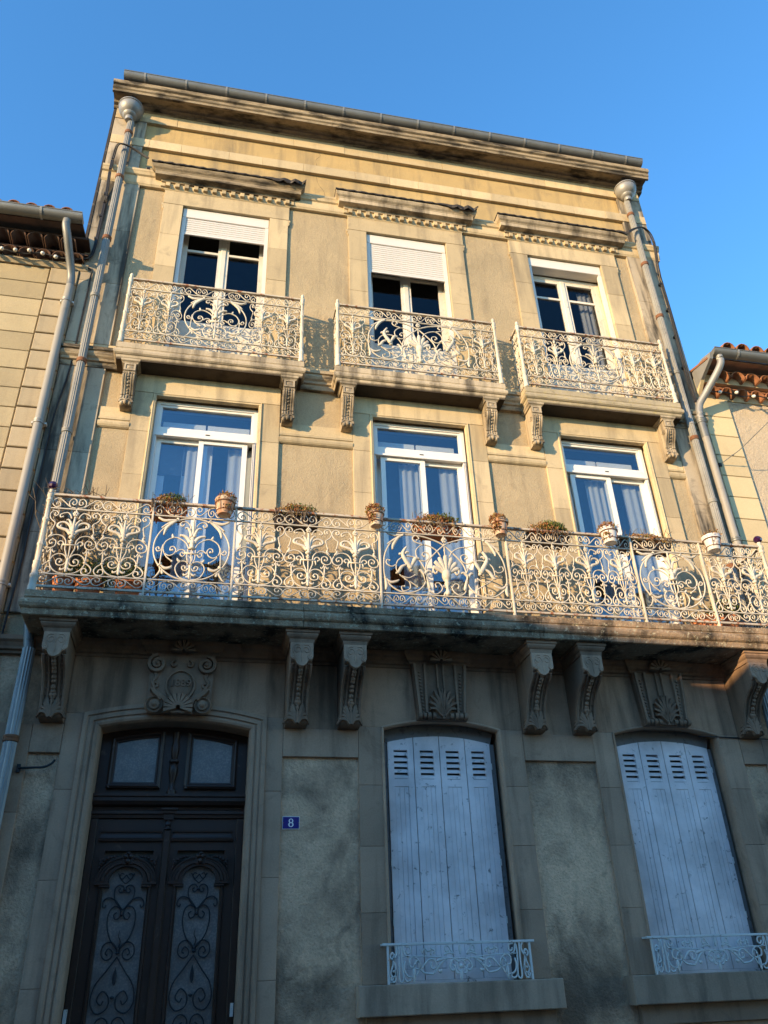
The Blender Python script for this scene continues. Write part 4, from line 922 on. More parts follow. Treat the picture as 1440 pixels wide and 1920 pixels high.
CP['leaf'] = half([([(.385, .285), (.43, .35), (.475, .44), (.455, .50), (.43, .535)], K_(w=.026, d=.02, wf=lambda t: 1.2 - .8 * t, y=-.008)), ([(.46, .44), (.50, .45), (.515, .44)], K_(w=.016, d=.014, wf=leafw, y=-.008)), ([(.45, .45), (.43, .475), (.405, .47)], K_(w=.014, d=.014, wf=leafw, y=-.008)),
                   ([(.39, .30), (.355, .37), (.33, .41), (.29, .405)], K_(w=.022, d=.017, wf=leafw, y=-.006)), ([(.43, .33), (.49, .30), (.53, .235), (.56, .225)], K_(w=.019, d=.015, wf=leafw, y=-.006)), ([(.365, .275), (.405, .268)], K_(w=.018, d=.02)),
                   ([(.235, .15), (.24, .23), (.20, .275), (.165, .265)], K_(w=.017, d=.013, wf=leafw)), ([(.235, .15), (.25, .23), (.285, .275), (.30, .265)], K_(w=.015, d=.013, wf=leafw)), ([(.225, .20), (.20, .10), (.19, .07)], K_(w=.017, d=.013, wf=leafw)),
                   ([(.676, .163), (.62, .12), (.56, .13), (.525, .15)], K_(w=.016, d=.013, wf=leafw)), ([(.676, .163), (.665, .08), (.675, .03)], K_(w=.018, d=.013, wf=leafw)), ([(.66, .165), (.69, .165)], K_(w=.013, d=.014)),
                   ([(.46, .685), (.52, .64), (.57, .56), (.585, .50)], K_(w=.018, d=.013, wf=leafw)), ([(.46, .685), (.55, .675), (.64, .69)], K_(w=.016, d=.012, wf=leafw)), ([(.47, .68), (.56, .62), (.64, .56)], K_(w=.013, d=.012, wf=leafw)), ([(.45, .69), (.475, .675)], K_(w=.014, d=.014))], 'leaf')
CP['foot_scroll'] = half([([(.22, .17), (.20, .055), (.135, .012), (.075, .045), (.055, .092), (.088, .14), (.13, .13), (.122, .095)], K_(ball=.012)), ([(.055, .09), (.035, .115), (.02, .095)], K_(w=.007, ball=.008))], 'foot_scroll')
m = MB()
for k in range(7):
    a = R(90) + (k - 3) * R(24); r = .155 + .03 * (1 - abs(k - 3) / 3)
    m.strap([(0, .24), (.55 * r * math.cos(a), .27 + .55 * r * math.sin(a)), (r * math.cos(a), .275 + r * math.sin(a))], .024, .018, 4, lambda t: .7 + .7 * t - .6 * t ** 6, y=-.016 + .004 * abs(k - 3))
for s in (-1, 1): m.strap([(s * .03, .25), (s * .08, .32), (s * .125, .32), (s * .145, .28), (s * .12, .245), (s * .10, .27)], .011, .012, 4, y=-.006, ball=.012)
m.lathe(0, -.004, [(.012, .0), (.026, .01), (.03, .03), (.018, .06), (.014, .10), (.03, .13), (.03, .145), (.018, .155), (.04, .18), (.052, .22), (.05, .26), (.03, .29)], 12)
for s in (-1, 1): m.strap([(0, .06), (s * .025, .03), (s * .045, .0)], .012, .012, 3, leafw)
CP['urn'] = m.mesh('urn', 'iron_white', 'full')
m = MB()
for k in range(6): a = 2 * math.pi * k / 6; m.ell(.02 * math.cos(a), -.014, .645 + .02 * math.sin(a), .016, .01, .016, 7, 4)
m.ell(0, -.024, .645, .01, .01, .01, 7, 4); m.strap([(0, .44), (0, .52), (0, .62)], .007, .008, 2); m.ell(0, 0, .53, .012, .012, .016, 7, 4); m.strap([(0, .66), (0, .70)], .008, .008, 2)
CP['rosette'] = m.mesh('rosette', 'iron_white', 'full')
def put(mesh_or, name, parent, sc=None, ro=None):
    o = inst(name, mesh_or, parent); return o
def lyre(parent, x, y, z3, H, w, rz=0):
    o = inst('lyre_motif', LY['frame'], parent, (x, y, z3), rz, (w / .485, 1, H / .70))
    for k in ('volute', 'arm_scroll', 'upper_scroll'):
        for me in LY[k]: inst(k, me, o)
    inst('palmette', LY['palmette'], o); inst('rosette', LY['rosette'], o)
def medallion(parent, x, y, z3, H, w):
    o = inst('medallion', MD['ring'], parent, (x, y, z3), 0, (w / .84, 1, H / .70))
    for k in ('scroll', 'volute', 'corner_leaf', 'tail_leaf'):
        for me in MD[k]: inst(k, me, o)
    inst('palmette', MD['palmette'], o)
def centre(parent, x, y, z3, H, w):
    o = inst('centre_panel', CP['urn'], parent, (x, y, z3), 0, (w / 1.43, 1, H / .70))
    a, b = CP['ring']; inst('ring_strap', a, o); inst('ring_strap', b, o, (0, .006, 0))
    for k in ('scroll', 'leaf', 'foot_scroll'):
        for me in CP[k]: inst(k, me, o)
    inst('rosette', CP['rosette'], o)
def friezes(parent, x, y, z, h, w, flip, rz=0):
    o = inst('frieze_motif', FR[flip][0], parent, (x, y, z), rz, (w / .49, 1, h / .13)); inst('frieze_scroll', FR[flip][1], o)
def rails(parent, x0, x1, y, zb, z3, z2, zt, mats=('iron_rusty', 'iron_white'), axis='x'):
    def bx(a, b, h, d, nm, mt, c=.003):
        m = MB()
        if axis == 'x': m.box(x0, x1, y - d, y + d, a, b, c)
        else: m.box(y - d, y + d, x0, x1, a, b)
        m.build(nm, mt, parent)
    bx(zt - .012, zt + .012, 0, .022, 'top_rail', mats[0]); bx(z2 - .006, z2 + .006, 0, .010, 'middle_rail', mats[1], .002)
    bx(z3 - .006, z3 + .006, 0, .010, 'middle_rail', mats[1], .002); bx(zb - .012, zb + .012, 0, .010, 'bottom_rail', 'iron_rusty')
def corner_post(z0, z1, r, top, parent, x, y):
    h = z1 - z0; u = lambda t: z0 + h * t
    P = [(r * 1.45, u(0)), (r * 1.45, u(.045)), (r * 1.25, u(.055)), (r * 1.3, u(.13)), (r * 1.5, u(.14)), (r * 1.5, u(.155)), (r * 1.05, u(.17)), (r * 1.05, u(.21)), (r * 1.35, u(.235)), (r * 1.2, u(.27)), (r * 1.35, u(.285)), (r * .95, u(.30)),
         (r * .95, u(.44)), (r * 1.25, u(.45)), (r * 1.25, u(.465)), (r * .9, u(.48)), (r * .85, u(.70)), (r * 1.2, u(.71)), (r * 1.2, u(.725)), (r * .8, u(.74)), (r * .78, u(.90)), (r * 1.25, u(.92)), (r * .9, u(.95)), (r * 1.3, u(.97)), (r * 1.3, u(1.0)), (r * .7, u(1.01))]
    if top == 'pine': P += [(r * .6, z1 + .02), (r * .95, z1 + .035), (r * 1.0, z1 + .05), (r * .75, z1 + .072), (r * .3, z1 + .088)]
    else: P += [(r * .8, z1 + .02), (r * .95, z1 + .035), (r * .8, z1 + .05)]
    MB().lathe(x, y, P, 14, .10, (u(.3), u(.9))).build('corner_post', 'iron_white', parent, True)
    if top == 'ball':
        MB().ell(x, y, z1 + .092, .052, .052, .048, 8, 6).build('glass_ball', 'purple_glass', parent)
# main balcony railing
Yb = -.55
zb, z3, z2, zt = 3.835, 3.965, 4.69, 4.845
rl = thing('balcony_railing', 'long white iron scrollwork railing across the first floor balcony, purple balls on its corners', 'railing', (0, Yb, 3.79)); rl.location = (0, 0, 0)
xa, xb = -4.06, 3.95
rails(rl, xa, xb, Yb, zb, z3, z2, zt)
for x in (-3.05, -2.22, -.70, .73, 2.245, 3.12):
    MB().box(x - .010, x + .010, Yb - .020, Yb + .020, 3.75, zt - .013, .003).build('post', 'iron_white', rl)
def row(x0, ws):
    x = x0
    for w in ws:
        lyre(rl, x + w / 2, Yb, z3 + .006, z2 - z3 - .012, w)
        friezes(rl, x + w / 2, Yb, z2 + .006, zt - z2 - .018, w, False); friezes(rl, x + w / 2, Yb, zb + .012, z3 - zb - .018, w, True)
        x += w
row(-4.03, [.483, .483]); row(-2.205, [.497] * 3); row(.745, [.35, .36, .43, .345]); row(3.135, [.40, .40])
for x0, x1 in ((-3.036, -2.234), (2.259, 3.106)):
    medallion(rl, (x0 + x1) / 2, Yb, z3 + .006, z2 - z3 - .012, x1 - x0)
    for k in range(2):
        w = (x1 - x0) / 2; friezes(rl, x0 + w * (k + .5), Yb, z2 + .006, zt - z2 - .018, w, k % 2 == 1); friezes(rl, x0 + w * (k + .5), Yb, zb + .012, z3 - zb - .018, w, True)
centre(rl, .015, Yb, z3 + .006, z2 - z3 - .012, 1.41)
for k in range(4):
    w = 1.4 / 4; friezes(rl, -.685 + w * (k + .5), Yb, z2 + .006, zt - z2 - .018, w, k % 2 == 0); friezes(rl, -.685 + w * (k + .5), Yb, zb + .012, z3 - zb - .018, w, k % 2 == 1)
for x in (xa, xb):
    corner_post(3.78, zt + .012, .028, 'ball', rl, x, Yb)
    rails(rl, Yb + .03, .03, x, zb, z3, z2, zt, axis='y')
    lyre(rl, x, Yb / 2 + .01, z3 + .006, z2 - z3 - .012, .47, R(90)); friezes(rl, x, Yb / 2 + .01, z2 + .006, zt - z2 - .018, .47, False, R(90)); friezes(rl, x, Yb / 2 + .01, zb + .012, z3 - zb - .018, .47, True, R(90))
# small balcony railings
Yt = -.235
names = ['white iron railing of the small top floor balcony above the street door', 'white iron railing of the middle top floor balcony with an urn in its centre', 'rust speckled white iron railing of the small top floor balcony on the right']
for bi, c in enumerate(BC):
    zb, z3, z2, zt = 7.295, 7.425, 8.14, 8.295
    r2 = thing('balcony_railing', names[bi], 'railing', (c, 0, 0)); r2.location = (0, 0, 0); r2['group'] = 'top floor balcony railings'
    xa, xb = c - 1.085, c + 1.085
    rails(r2, xa, xb, Yt, zb, z3, z2, zt, ('iron_rusty', 'iron_white' if bi < 2 else 'iron_rusty'))
    H = z2 - z3 - .012
    def fr(x, w, f1, f2): friezes(r2, x, Yt, z2 + .006, zt - z2 - .018, w, f1); friezes(r2, x, Yt, zb + .012, z3 - zb - .018, w, f2)
    if bi == 1:
        centre(r2, c, Yt, z3 + .006, H, 1.42)
        for k in range(4): fr(c - .71 + .355 * (k + .5), .355, k % 2 == 0, k % 2 == 1)
        for s in (-1, 1): lyre(r2, c + s * .885, Yt, z3 + .006, H, .335); fr(c + s * .885, .335, False, True)
    else:
        medallion(r2, c, Yt, z3 + .006, H, .82)
        for k in (-1, 1): fr(c + k * .205, .41, k > 0, True)
        for s in (-1, 1):
            for k in range(2): lyre(r2, c + s * (.575 + .325 * k), Yt, z3 + .006, H, .325); fr(c + s * (.575 + .325 * k), .325, False, True)
    for x in (xa, xb):
        corner_post(7.225, zt + .012, .024, 'pine', r2, x, Yt)
        rails(r2, Yt + .03, .03, x, zb, z3, z2, zt, axis='y')
        lyre(r2, x, Yt / 2 + .012, z3 + .006, H, .20, R(90)); friezes(r2, x, Yt / 2 + .012, z2 + .006, zt - z2 - .018, .2, False, R(90)); friezes(r2, x, Yt / 2 + .012, zb + .012, z3 - zb - .018, .2, True, R(90))
# ground-floor window guards
labs = ['grey iron scroll guard across the sill of the shuttered window next to the number plate', 'grey iron scroll guard across the sill of the shuttered window furthest from the door']
for bi in (1, 2):
    c = BC[bi]; y = -.085; z0, z1 = .488, .79
    g = thing('window_guard', labs[bi - 1], 'railing', (0, 0, 0), 'ground floor window guards')
    MB().box(c - .70, c + .70, y - .014, y + .014, z1 - .01, z1 + .01, .003).build('top_rail', 'iron_grey', g)
    for s in (-1, 1):
        MB().box(c + s * .655 - .009, c + s * .655 + .009, y - .009, y + .009, z0, z1 - .0105).build('post', 'iron_grey', g)
        MB().box(*sorted((c + s * .702, c + s * .67)), y - .010, .03, z1 - .008, z1 + .008).build('wall_tie', 'iron_grey', g)
    ww, dd = .0082, .0075
    for s in (1, -1):
        m = MB()
        def S(pts, **k): m.strap([(a, b) for a, b in pts], k.get('w', ww), dd, 4, k.get('wf'), y=0, sx=s, ball=k.get('ball', 0))
        # outer S scrolls and hairpin
        S([(.635, .78), (.60, .785), (.575, .75), (.585, .70), (.62, .675), (.635, .70), (.615, .725), (.60, .71)], ball=.010)
        S([(.60, .71), (.61, .64), (.625, .60), (.635, .57), (.615, .54), (.585, .56), (.59, .59), (.61, .585)], ball=.010)
        S([(.64, .50), (.62, .52), (.61, .545)]); S([(.61, .70), (.59, .60), (.59, .53), (.605, .505), (.63, .51), (.635, .535), (.618, .54)], ball=.009)
        S([(.56, .78), (.555, .65), (.56, .53), (.54, .50), (.52, .53), (.53, .65), (.53, .74), (.52, .78)])
        S([(.52, .77), (.505, .71), (.47, .69)]); S([(.50, .775), (.46, .765), (.45, .73), (.475, .715), (.49, .735)], ball=.009)
        m2 = m; me = m2.mesh('scroll', 'iron_grey', 'full'); inst('scroll', me, g, (c, y, 0)); m = MB()
        S([(.43, .505), (.42, .55), (.42, .62), (.40, .66), (.37, .64), (.375, .60), (.41, .60)]); S([(.505, .66), (.515, .60), (.49, .55), (.44, .535), (.40, .56), (.375, .61), (.39, .67), (.43, .69), (.465, .665), (.46, .62), (.43, .61), (.415, .635)], ball=.011)
        S([(.52, .53), (.49, .505), (.46, .515), (.46, .54)], ball=.008)
        S([(.375, .60), (.33, .565), (.25, .555)]); S([(.36, .595), (.31, .65), (.27, .67), (.235, .655), (.225, .615), (.25, .595), (.275, .61), (.265, .635)], ball=.010)
        S([(.25, .555), (.215, .60), (.17, .645), (.13, .665)], w=.011, wf=leafw); S([(.21, .585), (.19, .57), (.18, .59)], w=.012, wf=leafw); S([(.22, .65), (.17, .668), (.12, .665)], w=.013, wf=leafw)
        me = m.mesh('scroll', 'iron_grey', 'full'); inst('scroll', me, g, (c, y, 0)); m = MB()
        S([(.52, .695), (.30, .690), (.08, .672), (.0, .668)], w=.005)
        S([(.03, .65), (.06, .665), (.09, .64), (.10, .60), (.075, .575), (.055, .60), (.07, .62)], ball=.010); S([(.05, .60), (.045, .56), (.02, .555)], w=.010, wf=leafw); S([(.06, .70), (.085, .735), (.11, .77), (.135, .76), (.13, .725), (.105, .73)], ball=.009); S([(.15, .70), (.10, .715), (.06, .70)])
        for k in range(12):
            pass
        for q in (-1, 1): S([(.29, .73), (.29 + q * .03, .745), (.29 + q * .055, .735), (.29 + q * .05, .715)], ball=.007); S([(.29 + q * .025, .76), (.29 + q * .028, .735), (.29 + q * .02, .70)])
        me = m.mesh('scroll', 'iron_grey', 'full'); inst('scroll', me, g, (c, y, 0))
        MB().strap([(s * .43, .60), (s * .43, .56), (s * .43, .49)], .014, .012, 4, lambda t: math.sin(math.pi * (.12 + .85 * t))).build('drop_finial', 'iron_grey', g, 'full', (c, y, 0))
    m = MB().strap([(0, .585), (0, .54), (0, .50)], .014, .012, 4, lambda t: math.sin(math.pi * (.15 + .8 * t))); m.ell(0, 0, .61, .018, .014, .018); m.strap([(0, .70), (0, .74), (0, .775)], .014, .010, 4, leafw)
    m.strap([(.04 * math.cos(k * .524), .61 + .045 * math.sin(k * .524)) for k in range(13)], .005, .006, 1)
    m.build('centre_ornament', 'iron_grey', g, 'full', (c, y, 0))
# ------------------------------------------------------------------ gutter and downpipes of the house
def gutter(x0, x1, y, z, r, mat, parent, step=.62, ends=True, name='gutter'):
    n = 10; P = [(y + r * math.cos(math.pi + math.pi * k / n), z + r * math.sin(math.pi + math.pi * k / n)) for k in range(n + 1)]
    Pi = [(y + (r - .005) * math.cos(math.pi + math.pi * k / n), z + (r - .005) * math.sin(math.pi + math.pi * k / n)) for k in range(n + 1)]
    m = MB(); prof = P + Pi[::-1]; v = []; L = len(prof)
    for x in (x0, x1): v += [(x, a, b) for a, b in prof]
    f = [(k, (k + 1) % L, L + (k + 1) % L, L + k) for k in range(L)] + [(k, k + 1, L - 2 - k, L - 1 - k) for k in range(n)] + [(L + L - 1 - k, L + L - 2 - k, L + k + 1, L + k) for k in range(n)]
    m.add(v, f); m.tube([(x0, y - r, z + .002), (x1, y - r, z + .002)], .009, 6)
    for x in (x0, x1): m.poly_yz(P, x - .002, x + .002)
    g = m.build(name, mat, parent, True)
    x = x0 + step * .5
    while x < x1:
        mm = MB(); Q = [(y + (r + .003) * math.cos(math.pi + math.pi * k / n), z + (r + .003) * math.sin(math.pi + math.pi * k / n)) for k in range(n + 1)]; Q2 = [(y + (r + .008) * math.cos(math.pi + math.pi * k / n), z + (r + .008) * math.sin(math.pi + math.pi * k / n)) for k in range(n + 1)]
        mm.poly_yz([*Q2, *Q[::-1]], x - .013, x + .013) if False else None
        v = []; 
        for xx in (x - .013, x + .013): v += [(xx, a, b) for a, b in Q2 + Q[::-1]]
        L2 = 2 * (n + 1); mm.add(v, [(k, (k + 1) % L2, L2 + (k + 1) % L2, L2 + k) for k in range(L2)] + [(k, k + 1, L2 - 2 - k, L2 - 1 - k) for k in range(n)] + [(2 * L2 - 1 - k, 2 * L2 - 2 - k, L2 + k + 1, L2 + k) for k in range(n)])
        mm.build('gutter_bracket', 'zinc_light', g); x += step
    return g
gutter(-4.30, 4.10, -.345, 12.355, .10, 'zinc', house, .60)
def collar(x, y, z, r, mat, parent):
    MB().lathe(x, y, [(r, z - .035), (r + .008, z - .03), (r + .010, z - .012), (r + .004, z - .008), (r + .010, z), (r + .010, z + .02), (r + .003, z + .026)], 16).build('pipe_collar', mat, parent, True)
def fluted_pipe(x, y, z0, z1, r, mat, parent):
    n = 28; v = []
    for z in (z0, z1):
        for k in range(n): rr = r if k % 2 else r * .88; v.append((x + rr * math.cos(2 * math.pi * k / n), y + rr * math.sin(2 * math.pi * k / n), z))
    return MB().add(v, [(k, (k + 1) % n, n + (k + 1) % n, n + k) for k in range(n)] + [tuple(range(n))[::-1], tuple(range(n, 2 * n))]).build('downpipe', mat, parent)
def hopper(x, y, z, mat, parent):
    MB().lathe(x, y, [(.052, z - .30), (.056, z - .28), (.062, z - .26), (.058, z - .235), (.075, z - .225), (.10, z - .20), (.105, z - .185), (.10, z - .175), (.125, z - .155), (.155, z - .12), (.172, z - .07), (.176, z - .03), (.172, z - .02), (.185, z - .012), (.185, z + .006), (.165, z + .006), (.16, z - .02)], 28).build('rain_hopper', mat, parent, True)
PX, PX2, PY = -4.135, 3.825, -.115
dpl = fluted_pipe(PX, PY, 3.86, 11.62, .049, 'pipe_cream', house)
hopper(PX - .03, PY - .03, 11.90, 'zinc_light', house)
MB().tube([(PX - .03, PY - .02, 11.80), (PX - .03, PY - .04, 11.95), (PX - .03, PY - .06, 12.11)], .045, 10, 2).build('gutter_outlet', 'pipe_cream', house, True)
for z, mt in ((11.35, 'rust'), (10.35, 'rust'), (9.1, 'rust'), (8.05, 'pipe_cream'), (6.98, 'rust'), (5.95, 'pipe_cream'), (4.9, 'rust')): collar(PX, PY, z, .049, mt, house)
fluted_pipe(PX + .06, PY + .02, GZ + .02, 3.38, .060, 'zinc_light', house); collar(PX + .06, PY + .02, 2.52, .060, 'rust', house); collar(PX + .06, PY + .02, .9, .060, 'rust', house)
MB().tube([(PX, PY, 3.90), (PX + .02, PY + .01, 3.62), (PX + .06, PY + .02, 3.36)], .05, 12, 3).build('pipe_elbow', 'zinc', house, True)
fluted_pipe(PX2, PY, 7.30, 11.62, .049, 'pipe_cream', house); fluted_pipe(PX2, PY, 6.98, 7.299, .049, 'zinc_light', house)
dpr = fluted_pipe(PX2, PY, 3.86, 6.979, .049, 'pipe_cream', house)
hopper(PX2 + .01, PY - .03, 11.90, 'zinc_light', house)
MB().tube([(PX2, PY - .02, 11.80), (PX2, PY - .04, 11.95), (PX2, PY - .06, 12.11)], .045, 10, 2).build('gutter_outlet', 'pipe_cream', house, True)
for z, mt in ((11.28, 'rust'), (10.12, 'rust'), (9.0, 'rust'), (7.9, 'pipe_cream'), (6.75, 'rust'), (5.75, 'pipe_cream'), (4.8, 'rust')): collar(PX2, PY, z, .049, mt, house)
MB().tube([(PX2, PY, 3.88), (PX2 - .02, PY, 3.5), (PX2 - .05, PY + .0, 3.2)], .055, 12, 3).build('pipe_elbow', 'zinc', house, True)
fluted_pipe(PX2 - .05, PY, GZ + .02, 3.22, .062, 'zinc_light', house)
m = MB().tube([(-3.98, -.03, 2.275), (-3.85, -.055, 2.275), (-3.76, -.06, 2.28), (-3.70, -.062, 2.31), (-3.675, -.062, 2.345)], .011, 7, 3); m.box(-3.995, -3.965, -.035, .02, 2.24, 2.31)
m.build('wall_hook', 'cable_black', house, True)
# ------------------------------------------------------------------ cables
def cable(name, label, strands, clips=()):
    t = thing(name, label, 'cable')
    for pts, r in strands: MB().tube(pts, r, 6, 4).build('strand', 'cable_black', t, True)
    for p in clips: MB().box(p[0] - .022, p[0] + .022, p[1] - .02, .02, p[2] - .018, p[2] + .018).build('clip', 'cable_black', t)
    return t
cl = [(-4.46, -.05, 8.72), (-4.33, -.05, 8.78), (-4.29, -.045, 8.98), (-4.285, -.04, 9.4), (-4.285, -.04, 10.0), (-4.29, -.10, 10.45), (-4.29, -.10, 10.62), (-4.285, -.10, 10.80), (-4.23, -.21, 10.93), (-4.10, -.215, 10.93), (-3.95, -.2, 10.85), (-3.80, -.20, 10.74)]
cable('facade_cable', 'thick black cable looping over the fluted downpipe above the tiled eave on the left', [(cl, .013), ([(x + .022, y - .012, z - .012) for x, y, z in cl], .011)], [(-4.285, -.04, 9.15), (-4.285, -.04, 9.6), (-4.285, -.04, 10.05), (-3.79, -.03, 10.73)])
cb = [(4.02, -.09, 7.42), (4.03, -.06, 7.9), (4.04, -.06, 8.6), (4.06, -.06, 9.3), (4.06, -.06, 10.0), (4.07, -.12, 10.45), (4.07, -.14, 10.64), (4.02, -.16, 10.84), (3.90, -.20, 10.90), (3.75, -.2, 10.84), (3.60, -.2, 10.72)]
cable('facade_cable', 'twisted black cable running down the corner beside the fluted downpipe on the right', [(cb, .012), ([(x + .02 + .008 * math.sin(i * 2.1), y - .01, z - .01) for i, (x, y, z) in enumerate(cb)], .011), ([(x + .035, y, z + .02) for x, y, z in cb[:7]], .008)], [(4.04, -.05, 8.1), (4.05, -.05, 8.7), (4.06, -.05, 9.25), (4.06, -.05, 9.8)])
gl = [(-4.42, -.03, 8.60), (-4.27, -.035, 8.58), (-4.255, -.03, 8.4), (-4.26, -.03, 7.6), (-4.27, -.03, 6.9), (-4.33, -.03, 6.2), (-4.34, -.03, 5.4), (-4.33, -.03, 4.4), (-4.36, -.03, 3.6), (-4.38, -.03, 2.4)]
cable('facade_cable', 'thin black wire clipped down the edge of the left neighbour wall', [(gl, .010)])
cw = [(XL, -.098, 10.72), (-3.0, -.1, 10.715)]
bare = [(BC[1] + .9 + .7 * t, -.025 - .0 * t, 2.70 + .01 * math.sin(9 * t)) for t in (0,)]
cable('facade_cable', 'thin grey wire stapled below the carved console at the right end', [([(2.9, -.012, 2.715), (3.15, -.014, 2.712), (3.45, -.012, 2.705), (3.8, -.012, 2.70), (4.1, -.012, 2.70)], .006)])
# ------------------------------------------------------------------ left neighbour
LX = -4.405
lh = thing('town_house', 'lower beige neighbour house of grooved ashlar under a dark tiled eave on the left', 'house')
LTOP = 8.55
MB().box(-13, LX, .03, 8, GZ, 8.95).build('wall', 'ashlar_left', lh)
rows = [8.275 - .282 * k for k in range(-1, 34)]
for k in range(len(rows) - 1):
    z1, z0 = rows[k], rows[k + 1]
    if z0 < GZ: break
    if k == 0: z1 = 8.545
    MB().box(LX - .34 - (.09 if k % 1 else 0), LX - .002, -.03, .06, z0 + .010, z1 - .010, .008).build('quoin_block', 'quoin_left', lh)
    off = .3 * (k % 2)
    x = LX - .36; first = True
    for j in range(4):
        L = .95 + off if first else .95; x2 = x - L; first = False
        if k < 26 or j < 1: MB().box(x2 + .004, x - .004, .004 + random.uniform(-.002, .002), .06, z0 + .005, z1 - .005, .005).build('ashlar_block', 'ashlar_left', lh)
        x = x2
MB().mould([(-13, 0), (LX + .10, 0)], [(-.1, 8.55), (.02, 8.55), (.03, 8.57), (.05, 8.60), (.05, 8.63), (-.1, 8.64)], XY).build('eave_band', 'quoin_left', lh)
# tile courses under the eave, all in the dark tile
for r_, (z, y) in enumerate(((8.66, -.12), (8.80, -.26))):
    tm = tile_mesh(.45, .095, 'tile_dark', 'eave_tile', True, .014, 1.0)
    for k in range(11): inst('eave_tile', tm, lh, (LX - .05 - .2 * k - .1 * r_, y, z))
    MB().box(-13, LX + .08, y + .03, .1, z + .10, z + .135).build('eave_course', 'tile_dark', lh)
MB().add([(-13, -.42, 8.97), (LX + .02, -.42, 8.97), (LX + .02, 4, 10.1), (-13, 4, 10.1), (-13, -.42, 8.94), (LX + .02, -.42, 8.94), (LX + .02, 4, 10.0), (-13, 4, 10.0)], [(0, 1, 2, 3), (7, 6, 5, 4), (0, 4, 5, 1), (1, 5, 6, 2), (2, 6, 7, 3), (3, 7, 4, 0)]).build('roof', 'tile_dark', lh)
tm = tile_mesh(.6, .09, 'tile_orange', 'roof_tile')
for k in range(10): inst('roof_tile', tm, lh, (LX - .18 - .21 * k, -.50, 9.025 + random.uniform(0, .015))).rotation_euler = (math.atan(1.13 / 4.42), 0, 0)
gutter(-9, LX + .02, -.47, 9.02, .085, 'zinc', lh, .55)
pl = [(LX - .16, -.47, 8.94), (LX - .16, -.46, 8.85), (LX - .13, -.40, 8.72), (LX - .08, -.2, 8.47), (LX - .055, -.11, 8.30), (LX - .05, -.10, 8.15)]
MB().tube(pl, .050, 14, 4).build('swan_neck', 'zinc', lh, True)
MB().lathe(LX - .05, -.10, [(.052, GZ), (.052, 8.18)], 16).build('downpipe', 'pvc_grey', lh, True)
for z in (7.93, 6.05, 4.05, 2.0):
    collar(LX - .05, -.10, z, .052, 'zinc_light', lh); MB().box(LX - .13, LX + .03, -.085, -.028, z - .012, z + .012).build('pipe_clip', 'iron_grey', lh)
def light_string(label, x0, x1, y, z, n, bulb_mat):
    t = thing('light_string', label, 'string lights', group='strings of bulbs under the neighbour eaves')
    MB().tube([(x0 + (x1 - x0) * k / 24, y + .01 * math.sin(k * 2.1), z + .02 * math.sin(k * 1.3)) for k in range(25)], .009, 5).build('wire', 'cable_black', t)
    bm_ = MB().lathe(0, 0, [(.012, .03), (.013, .0), (.016, -.01), (.026, -.035), (.024, -.055), (.008, -.07)], 8).mesh('bulb', bulb_mat, 'full'); sk = MB().lathe(0, 0, [(.016, -.005), (.017, .045)], 8).mesh('socket', 'cable_black')
    for k in range(n):
        p = (x0 + (x1 - x0) * (k + .5) / n, y - .015, z + .02 * math.sin(k * 1.9)); o = inst('bulb', bm_, t, p); o.rotation_euler = (random.uniform(-1.2, -.5), random.uniform(-.5, .5), 0); inst('socket', sk, o)
light_string('string of small pale bulbs hanging below the dark tiled eave on the left', -7.4, LX - .02, -.13, 8.635, 18, 'bulb_white')
# ------------------------------------------------------------------ right neighbour
RX = 4.155
rh = thing('town_house', 'low neighbour house with cream corner blocks and orange scalloped tile eave on the right', 'house')
MB().box(RX, 13, .03, 8, GZ, 7.75).build('wall', 'roughcast_right', rh)
z = 7.60; k = 0
while z > GZ + .1:
    z0 = z - .336; w = .46
    MB().box(RX + .012, RX + w, -.015, .06, z0 + .004, z - .004, .006).build('quoin_block', 'quoin_right', rh); z = z0; k += 1
for r_, (zz, y) in enumerate(((7.62, -.13), (7.80, -.28))):
    tm = tile_mesh(.5, .115, 'tile_orange', 'eave_tile', True, .016, 1.0)
    for k in range(9): inst('eave_tile', tm, rh, (RX + .20 + .235 * k + .11 * r_, y, zz))
    MB().box(RX + .07, 13, y + .05, .1, zz + .118, zz + .142).build('eave_course', 'tile_orange', rh)
    MB().box(RX + .07, 13, y + .14, .1, zz - .02, zz + .117).build('eave_mortar', 'quoin_right', rh)
MB().poly_yz([(-.50, 8.01), (-.46, 7.93), (-.02, 7.72), (-.02, 8.03), (-.3, 8.06)], RX + .01, RX + .06).build('verge_board', 'zinc_light', rh)
MB().poly_yz([(-.30, 7.93), (.02, 7.60), (.02, 7.93)], RX + .012, RX + .068).build('eave_return', 'quoin_right', rh)
MB().add([(RX, -.42, 7.985), (13, -.42, 7.985), (13, 4, 9.1), (RX, 4, 9.1), (RX, -.42, 7.955), (13, -.42, 7.955), (13, 4, 9.0), (RX, 4, 9.0)], [(0, 1, 2, 3), (7, 6, 5, 4), (0, 4, 5, 1), (1, 5, 6, 2), (2, 6, 7, 3), (3, 7, 4, 0)]).build('roof', 'tile_orange', rh)
tm = tile_mesh(.7, .105, 'tile_orange', 'roof_tile')
for k in range(9): inst('roof_tile', tm, rh, (RX + .34 + .23 * k, -.50, 8.115 + random.uniform(0, .015))).rotation_euler = (math.atan(1.13 / 4.42), 0, 0)
gutter(RX + .06, 10, -.47, 8.06, .088, 'zinc', rh, .75)
pr = [(RX + .16, -.47, 7.98), (RX + .165, -.47, 7.90), (RX + .15, -.45, 7.83), (RX + .10, -.38, 7.72), (RX - .02, -.22, 7.50), (RX - .10, -.13, 7.36), (RX - .135, -.11, 7.22), (RX - .14, -.11, 7.1)]
